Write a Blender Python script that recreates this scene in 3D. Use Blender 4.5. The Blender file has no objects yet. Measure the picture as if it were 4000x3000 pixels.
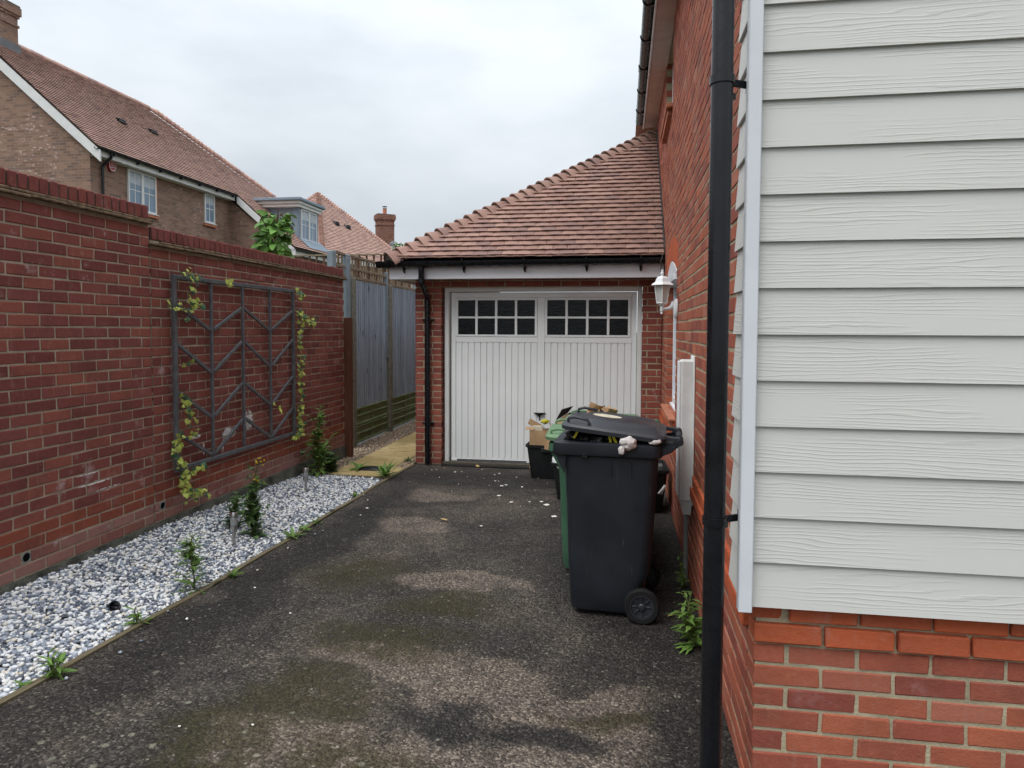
import bpy, bmesh, math, random
import numpy as np
from mathutils import Vector, Matrix, noise as mnoise
from math import sin, cos, pi, radians as rad

random.seed(7)
sc = bpy.context.scene
col = sc.collection

# ------------------------------------------------------------------ camera
EYE = 1.644
def cam_axes(yaw, pitch, roll):
    y, p, r = rad(yaw), rad(pitch), rad(roll)
    fwd = Vector((-sin(y)*cos(p), cos(y)*cos(p), -sin(p)))
    right = Vector((cos(y), sin(y), 0)); up = right.cross(fwd)
    return cos(r)*right + sin(r)*up, -sin(r)*right + cos(r)*up, fwd
CR, CU, CW = cam_axes(9.1571, 2.5619, .2375)
cd = bpy.data.cameras.new('camera'); cam = bpy.data.objects.new('camera', cd); col.objects.link(cam)
cd.sensor_width = 36; cd.lens = 2681.45/4000*36
cd.shift_y = (1409.33-1500)/4000
cd.clip_start = .05; cd.clip_end = 2000
M = Matrix((CR, CU, -CW)).transposed().to_4x4(); M.translation = (0, 0, EYE)
cam.matrix_world = M
sc.camera = cam

# ------------------------------------------------------------------ world, sun, exposure
SUN_EL, SUN_AZ = 58, 215          # degrees; azimuth clockwise from +Y: behind the camera, to its left
w = bpy.data.worlds.new('World'); sc.world = w; w.use_nodes = True
nt = w.node_tree; nt.nodes.clear()
def wn(t, **k):
    n = nt.nodes.new(t)
    for a, b in k.items(): setattr(n, a, b)
    return n
out = wn('ShaderNodeOutputWorld'); bg = wn('ShaderNodeBackground'); bg.inputs['Strength'].default_value = .1
sky = wn('ShaderNodeTexSky', sky_type='NISHITA', sun_disc=False, sun_elevation=rad(SUN_EL), sun_rotation=rad(SUN_AZ))
tc = wn('ShaderNodeTexCoord'); sep = wn('ShaderNodeSeparateXYZ'); nt.links.new(tc.outputs['Generated'], sep.inputs[0])
# overcast luminance: the sky is several times brighter overhead than at the horizon
pw = wn('ShaderNodeMath', operation='POWER', use_clamp=True); nt.links.new(sep.outputs['Z'], pw.inputs[0]); pw.inputs[1].default_value = 1.7
el = wn('ShaderNodeMapRange'); nt.links.new(pw.outputs[0], el.inputs['Value'])
el.inputs['From Min'].default_value = 0; el.inputs['From Max'].default_value = 1
el.inputs['To Min'].default_value = 5.0; el.inputs['To Max'].default_value = 17.5
mp = wn('ShaderNodeMapping'); mp.inputs['Scale'].default_value = (1.0, 1.0, 2.6); nt.links.new(tc.outputs['Generated'], mp.inputs[0])
nz = wn('ShaderNodeTexNoise'); nz.inputs['Scale'].default_value = 3.3; nz.inputs['Detail'].default_value = 5; nz.inputs['Roughness'].default_value = .5
nt.links.new(mp.outputs[0], nz.inputs['Vector'])
cr = wn('ShaderNodeValToRGB'); nt.links.new(nz.outputs[0], cr.inputs[0])
cr.color_ramp.elements[0].position = .33; cr.color_ramp.elements[0].color = (.785, .855, .925, 1)
cr.color_ramp.elements[1].position = .66; cr.color_ramp.elements[1].color = (1.0, 1.065, 1.135, 1)
mul = wn('ShaderNodeVectorMath', operation='SCALE'); nt.links.new(cr.outputs[0], mul.inputs[0]); nt.links.new(el.outputs[0], mul.inputs['Scale'])
mx = wn('ShaderNodeMix', data_type='RGBA'); mx.inputs[0].default_value = .96
nt.links.new(sky.outputs[0], mx.inputs[6]); nt.links.new(mul.outputs[0], mx.inputs[7])
nt.links.new(mx.outputs[2], bg.inputs['Color']); nt.links.new(bg.outputs[0], out.inputs[0])

sd = bpy.data.lights.new('sun', 'SUN'); sd.energy = 1.5; sd.angle = rad(50); sd.color = (1, .97, .93)
so = bpy.data.objects.new('sun', sd); col.objects.link(so)
az, elv = rad(SUN_AZ), rad(SUN_EL)
sdir = Vector((sin(az)*cos(elv), cos(az)*cos(elv), sin(elv)))
so.rotation_euler = (-sdir).to_track_quat('-Z', 'Y').to_euler(); so.location = (-4, -6, 12)

vs = sc.view_settings
vs.view_transform = 'Standard'; vs.look = 'None'; vs.gamma = 1; vs.use_curve_mapping = False; vs.exposure = 0.47
sc.cycles.use_denoising = True; sc.cycles.use_adaptive_sampling = True; sc.cycles.adaptive_threshold = .03
sc.cycles.max_bounces = 6; sc.cycles.diffuse_bounces = 4; sc.cycles.glossy_bounces = 3
sc.cycles.transmission_bounces = 4; sc.cycles.transparent_max_bounces = 6

# ------------------------------------------------------------------ material helpers
class Mat:
    def __init__(s, name, rough=.7, spec=.3, metal=0):
        s.m = bpy.data.materials.new(name); s.m.use_nodes = True
        s.nt = s.m.node_tree; s.b = s.nt.nodes['Principled BSDF']
        s.b.inputs['Roughness'].default_value = rough
        s.b.inputs['Specular IOR Level'].default_value = spec
        s.b.inputs['Metallic'].default_value = metal
        s._pos = None
    def n(s, t, **k):
        nd = s.nt.nodes.new(t)
        for a, b in k.items(): setattr(nd, a, b)
        return nd
    def put(s, sock, v):
        if hasattr(v, 'is_linked') or isinstance(v, bpy.types.NodeSocket): s.nt.links.new(v, sock)
        else:
            if isinstance(v, (tuple, list)) and len(v) == 3 and sock.type == 'RGBA': v = (*v, 1)
            sock.default_value = v
    def pos(s):
        if s._pos is None: s._pos = s.n('ShaderNodeNewGeometry').outputs['Position']
        return s._pos
    def rand(s):
        o = s.n('ShaderNodeObjectInfo').outputs['Random']; i = s.n('ShaderNodeNewGeometry').outputs['Random Per Island']
        return s.math('FRACT', s.math('ADD', o, i))
    def math(s, op, a, b=0, c=None):
        nd = s.n('ShaderNodeMath', operation=op); s.put(nd.inputs[0], a); s.put(nd.inputs[1], b)
        if c is not None: s.put(nd.inputs[2], c)
        return nd.outputs[0]
    def vscale(s, v, sx, sy, sz, rot=(0, 0, 0), loc=(0, 0, 0)):
        nd = s.n('ShaderNodeMapping'); s.put(nd.inputs[0], v); nd.inputs['Scale'].default_value = (sx, sy, sz)
        nd.inputs['Rotation'].default_value = rot; nd.inputs['Location'].default_value = loc
        return nd.outputs[0]
    def noise(s, scale, detail=3, vec=None, rough=.5, dist=0, color=False):
        nd = s.n('ShaderNodeTexNoise'); s.put(nd.inputs['Vector'], vec if vec is not None else s.pos())
        s.put(nd.inputs['Scale'], scale); nd.inputs['Detail'].default_value = detail; nd.inputs['Roughness'].default_value = rough
        nd.inputs['Distortion'].default_value = dist
        return nd.outputs[1 if color else 0]
    def voro(s, scale, vec=None, feature='F1', out='Distance', rnd=1):
        nd = s.n('ShaderNodeTexVoronoi', feature=feature); s.put(nd.inputs['Vector'], vec if vec is not None else s.pos())
        nd.inputs['Scale'].default_value = scale; nd.inputs['Randomness'].default_value = rnd
        return nd.outputs[out]
    def ramp(s, f, stops, interp='LINEAR'):
        nd = s.n('ShaderNodeValToRGB'); s.put(nd.inputs[0], f); c = nd.color_ramp; c.interpolation = interp
        while len(c.elements) < len(stops): c.elements.new(.5)
        for e, (p, k) in zip(c.elements, stops):
            e.position = p; e.color = (*k, 1) if isinstance(k, (tuple, list)) else (k, k, k, 1)
        return nd.outputs[0]
    def rng(s, f, a, b, c=0, d=1, smooth=True):
        nd = s.n('ShaderNodeMapRange'); nd.interpolation_type = 'SMOOTHSTEP' if smooth else 'LINEAR'
        s.put(nd.inputs['Value'], f)
        for k, v in zip(('From Min', 'From Max', 'To Min', 'To Max'), (a, b, c, d)): nd.inputs[k].default_value = v
        return nd.outputs[0]
    def mix(s, f, a, b, blend='MIX'):
        nd = s.n('ShaderNodeMix', data_type='RGBA', blend_type=blend); s.put(nd.inputs[0], f); s.put(nd.inputs[6], a); s.put(nd.inputs[7], b)
        return nd.outputs[2]
    def bump(s, h, strength=.5, dist=.01, normal=None):
        nd = s.n('ShaderNodeBump'); s.put(nd.inputs['Height'], h); nd.inputs['Strength'].default_value = strength; nd.inputs['Distance'].default_value = dist
        if normal is not None: s.put(nd.inputs['Normal'], normal)
        s.nt.links.new(nd.outputs[0], s.b.inputs['Normal']); return nd.outputs[0]
    def color(s, v): s.put(s.b.inputs['Base Color'], v)
    def rough(s, v): s.put(s.b.inputs['Roughness'], v)
    def blob(s, c, r, warp, edge=.35):
        """1 inside a noise-warped ellipse lying on the world XY (or given) plane"""
        nd = s.n('ShaderNodeVectorMath', operation='SUBTRACT'); s.put(nd.inputs[0], warp); nd.inputs[1].default_value = c
        dv = s.n('ShaderNodeVectorMath', operation='DIVIDE'); s.put(dv.inputs[0], nd.outputs[0]); dv.inputs[1].default_value = r
        ln = s.n('ShaderNodeVectorMath', operation='LENGTH'); s.put(ln.inputs[0], dv.outputs[0])
        return s.rng(ln.outputs['Value'], 1+edge, 1-edge)
    def warp(s, scale, amt, detail=3):
        c = s.noise(scale, detail, color=True)
        a = s.n('ShaderNodeVectorMath', operation='SUBTRACT'); s.put(a.inputs[0], c); a.inputs[1].default_value = (.5, .5, .5)
        b = s.n('ShaderNodeVectorMath', operation='SCALE'); s.put(b.inputs[0], a.outputs[0]); b.inputs['Scale'].default_value = amt
        d = s.n('ShaderNodeVectorMath', operation='ADD'); s.put(d.inputs[0], b.outputs[0]); s.put(d.inputs[1], s.pos())
        return d.outputs[0]

def simple(name, c, rough=.6, spec=.3, metal=0, var=.12, nscale=6, bump=0, bscale=80, bdist=.002):
    s = Mat(name, rough, spec, metal)
    f = s.noise(nscale, 4)
    lo = tuple(k*(1-var) for k in c); hi = tuple(min(1, k*(1+var)) for k in c)
    s.color(s.ramp(f, [(.3, lo), (.7, hi)]))
    if rough < .95: s.rough(s.rng(s.noise(nscale*2.3, 3), .3, .7, max(0, rough-.07), min(1, rough+.07)))
    if bump: s.bump(s.noise(bscale, 3), bump, bdist)
    return s.m

def brick_mat(name, pal, eff=.0, effcol=(.55, .47, .47), grime=.25, scale=1, paint=None):
    s = Mat(name, .85, .2)
    c = s.ramp(s.rand(), pal)
    f = s.noise(5*scale, 4)
    c = s.mix(s.rng(f, .45, .75, 0, grime), c, (.03, .022, .022))
    c = s.mix(s.rng(s.noise(38*scale, 3, rough=.6), .5, .8, 0, .35), c, s.mix(.5, c, (.5, .22, .14)))
    streak = s.noise(1, 4, vec=s.vscale(s.pos(), 30, 30, 4))
    c = s.mix(s.rng(streak, .58, .8, 0, .3), c, (.36, .2, .16))
    if eff:
        e = s.math('MULTIPLY', s.rng(s.noise(7, 5, rough=.65), .58, .72), s.rng(s.noise(1.7, 2), .44, .60))
        c = s.mix(s.math('MULTIPLY', e, eff), c, effcol)
    if paint:
        wv = s.warp(30, .05, 4); wt = s.warp(22, .016, 3)
        for cc, rr in paint:
            c = s.mix(s.math('MULTIPLY', s.blob(cc, rr, wt if min(rr) < .02 else wv, .14), s.rng(s.noise(45, 3), .36, .5)), c, (.60, .57, .56))
    s.color(c)
    h = s.math('ADD', s.noise(160, 3), s.math('MULTIPLY', s.noise(35, 3), 1.5))
    s.bump(h, .55, .003)
    return s.m
def mortar_mat(name, c, var=.2):
    s = Mat(name, .95, .1)
    f = s.noise(9, 5, rough=.6)
    s.color(s.ramp(f, [(.3, tuple(k*(1-var*1.5) for k in c)), (.7, tuple(k*(1+var) for k in c))]))
    s.bump(s.noise(120, 4), .8, .004); return s.m

# ------------------------------------------------------------------ materials
MT = {}
MT['brick_left'] = brick_mat('brick dark red', [(0, (.155, .045, .039)), (.35, (.20, .058, .047)), (.7, (.255, .080, .057)), (1, (.18, .056, .050))], eff=.5,
    paint=[((-3.52, 5.72, .70), (.2, .11, .05)), ((-3.52, 6.03, .78), (.2, .10, .09)), ((-3.52, 5.22, .74), (.2, .07, .015)), ((-3.52, 5.33, .62), (.2, .012, .05)), ((-3.52, 5.62, .60), (.2, .012, .06)),
           ((-3.52, 4.10, .60), (.2, .16, .010)), ((-3.52, 4.22, .535), (.2, .12, .010)), ((-3.52, 4.05, .672), (.2, .10, .009)), ((-3.52, 4.32, .452), (.2, .15, .008))])
MT['brick_left_dpc'] = brick_mat('brick orange engineering course', [(0, (.215, .057, .034)), (.5, (.255, .068, .038)), (1, (.20, .056, .038))], eff=.2)
MT['brick_left_low'] = brick_mat('brick pale stained', [(0, (.22, .085, .07)), (.5, (.29, .15, .13)), (1, (.24, .10, .075))], eff=.9, effcol=(.42, .36, .36))
MT['brick_cope'] = brick_mat('brick coping', [(0, (.165, .048, .040)), (.5, (.205, .060, .048)), (1, (.18, .055, .050))], eff=.15)
MT['brick_house'] = brick_mat('brick house orange red', [(0, (.22, .060, .044)), (.3, (.31, .085, .052)), (.6, (.38, .112, .060)), (.85, (.28, .080, .050)), (1, (.38, .14, .09))], eff=.16)
MT['brick_plinth'] = brick_mat('brick plinth orange', [(0, (.40, .085, .036)), (.5, (.46, .105, .042)), (1, (.38, .09, .04))], eff=.06, grime=.12)
MT['brick_garage'] = brick_mat('brick garage', [(0, (.19, .052, .042)), (.4, (.25, .070, .052)), (.75, (.31, .095, .064)), (1, (.22, .066, .054))], eff=.4)
MT['mortar'] = mortar_mat('mortar buff', (.37, .315, .215))
MT['mortar_left'] = mortar_mat('mortar grey', (.35, .295, .22))
MT['concrete_dark'] = simple('concrete footing mossy', (.085, .085, .07), .95, .1, var=.6, nscale=7, bump=1, bscale=45, bdist=.012)
MT['white_upvc'] = simple('white plastic', (.74, .755, .775), .35, .5, var=.05, nscale=3)
MT['trim'] = simple('painted corner trim', (.60, .62, .645), .5, .35, var=.06, nscale=3)
MT['white_dirty'] = simple('weathered white plastic', (.60, .60, .58), .5, .4, var=.12, nscale=5)
MT['fascia'] = simple('white fascia board', (.76, .76, .78), .4, .4, var=.07, nscale=3)
MT['soffit'] = simple('soffit board', (.55, .45, .40), .6, .3, var=.1)  # whitish board with a brownish reflection put into its colour
MT['door'] = simple('cream white door steel', (.815, .83, .815), .38, .45, var=.035, nscale=2)
MT['frame_cream'] = simple('cream door frame', (.72, .725, .70), .5, .35, var=.05, nscale=4)
MT['black_plastic'] = simple('black gutter plastic', (.0065, .007, .009), .27, .38, var=.25, nscale=9)
MT['black_soft'] = simple('black box plastic', (.011, .012, .013), .6, .35, var=.3, nscale=12, bump=.15, bscale=200)
MT['grey_pipe'] = simple('grey conduit plastic', (.20, .205, .20), .5, .4)
MT['lead'] = simple('lead flashing', (.12, .125, .135), .6, .4, var=.25)
MT['zinc'] = simple('blue grey painted post', (.20, .25, .28), .6, .35, var=.12, nscale=9)
MT['iron'] = simple('dark grey powder coated metal', (.092, .092, .098), .5, .4, var=.25, nscale=15)
MT['steel'] = Mat('brushed steel', .32, .5, 1).m
MT['steel'].node_tree.nodes['Principled BSDF'].inputs['Base Color'].default_value = (.50, .49, .48, 1)
MT['terracotta'] = simple('terracotta sill tile', (.40, .15, .085), .75, .25, var=.18, nscale=8, bump=.2)
MT['timber_brown'] = None
MT['rubber'] = simple('rubber tyre', (.010, .010, .011), .8, .25, var=.3, bump=.2, bscale=120)
MT['tan'] = simple('kraft cardboard', (.36, .235, .13), .85, .15, var=.18, nscale=9, bump=.3, bscale=60, bdist=.003)
MT['card_dark'] = simple('dark printed cardboard', (.05, .042, .038), .8, .2, var=.2)
MT['yellow'] = simple('yellow plastic tie', (.50, .45, .03), .4, .4)
MT['tissue'] = simple('crumpled tissue', (.60, .56, .54), .9, .1, var=.25, nscale=18)
MT['cream_paper'] = simple('cream printed paper', (.55, .50, .38), .7, .2, var=.2, nscale=30)
MT['blue_print'] = simple('blue packaging', (.25, .42, .55), .5, .3, var=.5, nscale=40)
MT['manhole'] = simple('black cast cover', (.018, .018, .02), .55, .4, var=.3)
MT['drain'] = simple('drain grating', (.014, .014, .014), .6, .3)
MT['dark'] = simple('dark void', (.004, .004, .004), .9, .05)
MT['cable'] = simple('grey cable', (.09, .09, .09), .6, .3)

def glass_dark(name, c=(.004, .005, .006), rough=.07, bumpy=True):
    s = Mat(name, rough, .28 if bumpy else .5)
    s.color(c)
    if bumpy:
        h = s.noise(1, 3, vec=s.vscale(s.pos(), 16, 16, 55), dist=1.2)
        s.bump(s.rng(h, .35, .8), .30, .006)
    return s.m
MT['pane'] = glass_dark('dark obscured glass', rough=.16)
MT['pane_far'] = glass_dark('window glass', (.16, .23, .31), .06, False)  # blue of the reflected sky is painted into the glass colour
MT['lamp_glass'] = simple('frosted lantern glass', (.50, .52, .50), .25, .5, var=.1)

def wood(name, lo, hi, axis='z', rough=.85, moss=0):
    s = Mat(name, rough, .15)
    sc_ = {'z': (45, 45, 2.2), 'y': (45, 2.2, 45), 'x': (2.2, 45, 45)}[axis]
    f = s.noise(1, 5, vec=s.vscale(s.pos(), *sc_), rough=.6, dist=.6)
    r = s.rand()
    c = s.mix(s.rng(f, .3, .7), lo, hi)
    c = s.mix(s.math('MULTIPLY', r, .45), c, s.mix(.45, c, (.02, .02, .02)))
    kn = s.voro(1, s.vscale(s.pos(), *[k*.16 if k > 5 else k for k in sc_]))
    c = s.mix(s.rng(kn, .16, .07), c, tuple(k*.35 for k in lo))
    if moss:
        c = s.mix(s.math('MULTIPLY', s.rng(s.noise(4, 5, rough=.65), .38, .62), moss), c, (.13, .165, .045))
    s.color(c); s.bump(f, .35, .004); return s.m
MT['timber_brown'] = wood('red brown timber', (.10, .038, .022), (.19, .075, .042))
MT['fence_board'] = wood('weathered blue grey boards', (.27, .305, .36), (.42, .46, .52))
MT['lath'] = wood('pale weathered lath', (.17, .125, .08), (.30, .24, .17))
MT['lath_dark'] = wood('brown lath', (.085, .045, .03), (.14, .085, .055))
MT['edge_timber'] = wood('edging timber', (.12, .092, .06), (.20, .16, .105), 'y', .9, .14)
MT['gravel_board'] = wood('mossy gravel board', (.15, .19, .11), (.26, .29, .17), 'y', .9, .6)
MT['conc_post'] = simple('concrete post', (.19, .18, .145), .95, .1, var=.25, nscale=20, bump=.5, bscale=90, bdist=.004)

def roof_mat(name, pal, moss=.15):
    s = Mat(name, .75, .25)
    c = s.ramp(s.rand(), pal)
    c = s.mix(s.rng(s.noise(7, 4), .5, .78, 0, .35), c, (.09, .062, .05))
    c = s.mix(s.rng(s.noise(55, 3), .52, .75, 0, .3), c, s.mix(.5, c, (.62, .42, .33)))
    c = s.mix(s.math('MULTIPLY', s.rng(s.noise(2.2, 4), .55, .75), moss), c, (.09, .085, .05))
    s.color(c); s.bump(s.noise(140, 3), .4, .003); return s.m
MT['tile'] = roof_mat('clay plain tile', [(0, (.215, .120, .096)), (.25, (.26, .148, .117)), (.55, (.30, .180, .142)), (.8, (.235, .138, .114)), (1, (.185, .112, .098))])
MT['tile_far'] = roof_mat('clay tile far', [(0, (.38, .235, .19)), (.3, (.46, .29, .235)), (.6, (.52, .335, .275)), (.85, (.41, .255, .215)), (1, (.30, .195, .18))])
MT['bed'] = simple('bedding mortar', (.10, .088, .07), .95, .1, var=.3, nscale=30, bump=.6)

def far_brick(name, pal, mort, vert='x'):
    s = Mat(name, .9, .1)
    p = s.pos()
    sp = s.n('ShaderNodeSeparateXYZ'); s.put(sp.inputs[0], p)
    cb = s.n('ShaderNodeCombineXYZ'); s.put(cb.inputs[0], s.math('ADD', sp.outputs[0], sp.outputs[1])); s.put(cb.inputs[1], sp.outputs[2])
    bt = s.n('ShaderNodeTexBrick'); s.put(bt.inputs['Vector'], cb.outputs[0])
    bt.inputs['Scale'].default_value = 1; bt.inputs['Brick Width'].default_value = .225; bt.inputs['Row Height'].default_value = .075
    bt.inputs['Mortar Size'].default_value = .006; bt.inputs['Mortar Smooth'].default_value = .3; bt.inputs['Bias'].default_value = 0
    bt.inputs['Color1'].default_value = (0, 0, 0, 1); bt.inputs['Color2'].default_value = (1, 1, 1, 1); bt.inputs['Mortar'].default_value = (.5, .5, .5, 1)
    c = s.ramp(bt.outputs['Color'], pal)
    pale = s.noise(1, 2, vec=s.vscale(p, 9, 9, 22))
    c = s.mix(s.math('MULTIPLY', s.rng(pale, .60, .68), s.rng(s.noise(.9, 2), .48, .6)), c, (.48, .36, .32))
    c = s.mix(bt.outputs['Fac'], c, mort)
    s.color(c)
    s.bump(s.math('SUBTRACT', 1, bt.outputs['Fac']), .6, .008); return s.m
MT['far_brick'] = far_brick('buff brown stock brick', [(0, (.17, .105, .08)), (.35, (.235, .145, .108)), (.7, (.275, .17, .128)), (1, (.15, .105, .09))], (.26, .205, .16))
MT['far_brick_red'] = far_brick('chimney brick', [(0, (.16, .07, .05)), (.5, (.25, .11, .08)), (1, (.21, .10, .085))], (.26, .2, .15))
MT['dormer_blue'] = simple('blue grey lead panel', (.185, .235, .285), .6, .3, var=.06)
MT['far_white'] = simple('far white trim', (.62, .62, .61), .5, .3, var=.05)
MT['curtain'] = simple('window blind', (.42, .46, .50), .8, .2, var=.1)
MT['alarm_red'] = simple('alarm box red', (.33, .02, .04), .4, .4, var=.1)

def plant(name, c, var=.35, back=.25):
    s = Mat(name, .55, .3)
    r = s.rand(); f = s.noise(25, 2)
    k = s.ramp(s.math('ADD', s.math('MULTIPLY', r, .7), s.math('MULTIPLY', f, .3)), [(.1, tuple(x*(1-var) for x in c)), (.5, c), (.9, tuple(min(1, x*(1+var)) for x in c))])
    s.color(k)
    tr = s.n('ShaderNodeBsdfTranslucent'); s.put(tr.inputs[0], k)
    ms = s.n('ShaderNodeMixShader'); ms.inputs[0].default_value = back
    s.nt.links.new(s.b.outputs[0], ms.inputs[1]); s.nt.links.new(tr.outputs[0], ms.inputs[2])
    o = s.nt.nodes['Material Output']; s.nt.links.new(ms.outputs[0], o.inputs[0]); return s.m
MT['leaf'] = plant('weed leaf', (.135, .235, .05))
MT['leaf_dark'] = plant('dark weed leaf', (.085, .15, .045))
MT['leaf_shrub'] = plant('shrub leaf', (.095, .20, .035), .6)
MT['leaf_ivy'] = plant('yellow green ivy leaf', (.42, .47, .10), .4)
MT['leaf_ivy_dark'] = plant('dark ivy green', (.05, .12, .06), .4)
MT['stem'] = simple('green stem', (.10, .12, .035), .7, .2)
MT['stem_brown'] = simple('brown stem', (.09, .06, .035), .8, .2)
MT['flower_y'] = simple('yellow flower', (.55, .36, .02), .7, .2)
MT['flower_b'] = simple('brown flower head', (.13, .10, .06), .9, .1, var=.5, nscale=60)
MT['flower_w'] = simple('white flower', (.75, .75, .72), .8, .2)
MT['leaf_dead'] = simple('dead leaf', (.42, .30, .13), .8, .2)
MT['chip'] = simple('white chip', (.72, .70, .64), .8, .2)

# pebbles
def pebbles(name, stops, rough=.6):
    s = Mat(name, rough, .3)
    c = s.ramp(s.n('ShaderNodeNewGeometry').outputs['Random Per Island'], stops)
    c = s.mix(s.rng(s.noise(90, 3), .45, .75, 0, .35), c, s.mix(.5, c, (.25, .25, .27)))
    s.color(c); return s.m
MT['pebble_white'] = pebbles('white and grey pebbles', [(0, (.80, .79, .76)), (.30, (.74, .74, .74)), (.44, (.70, .63, .52)), (.48, (.58, .60, .64)), (.58, (.34, .37, .43)), (.76, (.19, .215, .26)), (1, (.08, .09, .115))])
MT['pebble_brown'] = pebbles('brown gravel', [(0, (.46, .33, .20)), (.25, (.30, .19, .11)), (.45, (.58, .48, .35)), (.6, (.19, .14, .10)), (.8, (.38, .29, .21)), (1, (.09, .075, .065))])
MT['bed_dark'] = simple('bed soil', (.075, .075, .078), 1, .1, var=.3, nscale=40)

def slab_mat():
    s = Mat('yellow sandstone paving', .85, .2)
    f = s.noise(3.2, 5, rough=.6)
    c = s.ramp(f, [(.25, (.34, .235, .095)), (.5, (.49, .365, .175)), (.75, (.56, .45, .26))])
    c = s.mix(s.math('MULTIPLY', s.rng(s.noise(1, 4, vec=s.vscale(s.pos(), 5, 14, 5)), .56, .70), .75), c, (.11, .088, .035))
    c = s.mix(s.rng(s.noise(60, 3), .5, .8, 0, .4), c, (.20, .15, .07))
    c = s.mix(s.math('MULTIPLY', s.rand(), .6), c, (.26, .20, .07))
    s.color(c); s.bump(s.noise(18, 4), .5, .008); return s.m
MT['slab'] = slab_mat()

def asphalt_mat():
    s = Mat('worn tarmac', .85, .28)
    P = s.pos()
    cell = s.voro(98, out='Color'); d = s.voro(98)
    cell2 = s.voro(52, out='Color'); d2 = s.voro(52)
    sepn = s.n('ShaderNodeSeparateColor'); s.put(sepn.inputs[0], cell); r1 = sepn.outputs[0]; r2 = sepn.outputs[1]
    sep2 = s.n('ShaderNodeSeparateColor'); s.put(sep2.inputs[0], cell2); q1 = sep2.outputs[0]
    base = s.ramp(r1, [(0, (.0105, .0093, .0082)), (.5, (.024, .0212, .0185)), (.85, (.050, .0430, .0365)), (1, (.105, .091, .076))])
    # aggregate worn pale where the surface is dry
    dryc = s.ramp(r1, [(0, (.046, .036, .029)), (.5, (.110, .087, .069)), (.85, (.178, .143, .114)), (1, (.29, .242, .190))])
    wv = s.warp(2.0, .60, 5)
    dry = None
    for c_, r_ in DRY:
        b = s.blob(c_, r_, wv, .20); dry = b if dry is None else s.math('MAXIMUM', dry, b)
    wet = None
    for c_, r_ in WET:
        b = s.blob(c_, r_, wv, .42); wet = b if wet is None else s.math('MAXIMUM', wet, b)
    broad = s.rng(s.noise(1.3, 6, rough=.6), .40, .62, .05, .55)
    dry = s.math('MINIMUM', 1, s.math('ADD', s.math('MULTIPLY', dry, 1.0), broad))
    dry = s.math('MULTIPLY', dry, s.math('SUBTRACT', 1, wet))
    dry = s.math('MULTIPLY', dry, s.rng(s.noise(5, 4), .25, .55, .45, 1))
    c = s.mix(dry, s.mix(s.math('MULTIPLY', wet, .28), base, (.006, .006, .006)), dryc)
    # moss
    moss = None
    for c_, r_ in MOSS:
        b = s.blob(c_, r_, wv, .45); moss = b if moss is None else s.math('MAXIMUM', moss, b)
    moss = s.math('MULTIPLY', moss, s.rng(s.noise(14, 4, rough=.65), .28, .52))
    c = s.mix(s.math('MULTIPLY', moss, .75), c, s.mix(r2, (.015, .0125, .0035), (.046, .038, .011)))
    # pale stones and lichen spots
    st = s.math('MULTIPLY', s.rng(q1, .974, .984), s.rng(d2, .45, .30))
    c = s.mix(s.math('MULTIPLY', st, .6), c, (.30, .27, .22))
    li = s.voro(17); licol = s.voro(17, out='Color'); sp3 = s.n('ShaderNodeSeparateColor'); s.put(sp3.inputs[0], licol)
    lm = s.math('MULTIPLY', s.rng(sp3.outputs[0], .80, .82), s.rng(s.math('ADD', li, s.math('MULTIPLY', s.noise(40, 3), .25)), .40, .30))
    area = s.blob((-1.75, 2.3, 0), (1.0, 1.0, 9), wv, .5)
    c = s.mix(s.math('MULTIPLY', s.math('MULTIPLY', lm, area), .6), c, (.24, .23, .17))
    s.color(c)
    h = s.math('SUBTRACT', 1, d)
    h = s.math('ADD', h, s.math('MULTIPLY', s.math('SUBTRACT', 1, d2), .8))
    h = s.math('ADD', h, s.math('MULTIPLY', s.noise(9, 3), .8))
    s.bump(h, 1.0, .008)
    s.rough(s.rng(s.noise(3, 3), .3, .7, .7, .92))
    return s.m
DRY = [((-.95, 3.15, 0), (.55, .16, 9)), ((-.62, 2.95, 0), (.30, .30, 9)), ((-.35, 2.45, 0), (.62, .42, 9)), ((-.55, 1.9, 0), (.85, .35, 9)), ((.05, 3.0, 0), (.35, .10, 9)),
       ((-1.75, 5.5, 0), (.36, .26, 9)), ((-1.8, 6.5, 0), (.35, .2, 9)), ((-1.0, 4.25, 0), (.45, .15, 9)), ((-1.1, 2.4, 0), (.5, .18, 9)), ((-1.9, 1.75, 0), (.7, .2, 9))]
WET = [((.35, 2.3, 0), (.33, 1.0, 9)), ((.30, 3.9, 0), (.42, .75, 9)), ((.1, 5.2, 0), (.8, 1.1, 9)), ((-.72, 2.72, 0), (.26, .10, 9)), ((-.32, 2.68, 0), (.26, .09, 9)), ((-.15, 2.12, 0), (.09, .10, 9)), ((-.5, 2.3, 0), (.10, .08, 9)), ((-1.2, 7.4, 0), (1.6, .5, 9)), ((-2.25, 4.6, 0), (.25, 2.4, 9))]
MOSS = [((-1.35, 2.75, 0), (.30, .28, 9)), ((-1.55, 2.35, 0), (.22, .25, 9)), ((-.95, 2.35, 0), (.32, .20, 9)), ((-1.25, 3.35, 0), (.40, .22, 9)), ((-1.0, 3.9, 0), (.35, .2, 9)), ((-1.7, 4.4, 0), (.3, .3, 9)), ((-.1, 2.85, 0), (.22, .08, 9))]
MT['asphalt'] = asphalt_mat()
MT['ground'] = simple('rough ground', (.07, .075, .045), .95, .1, var=.4, nscale=2)

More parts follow.
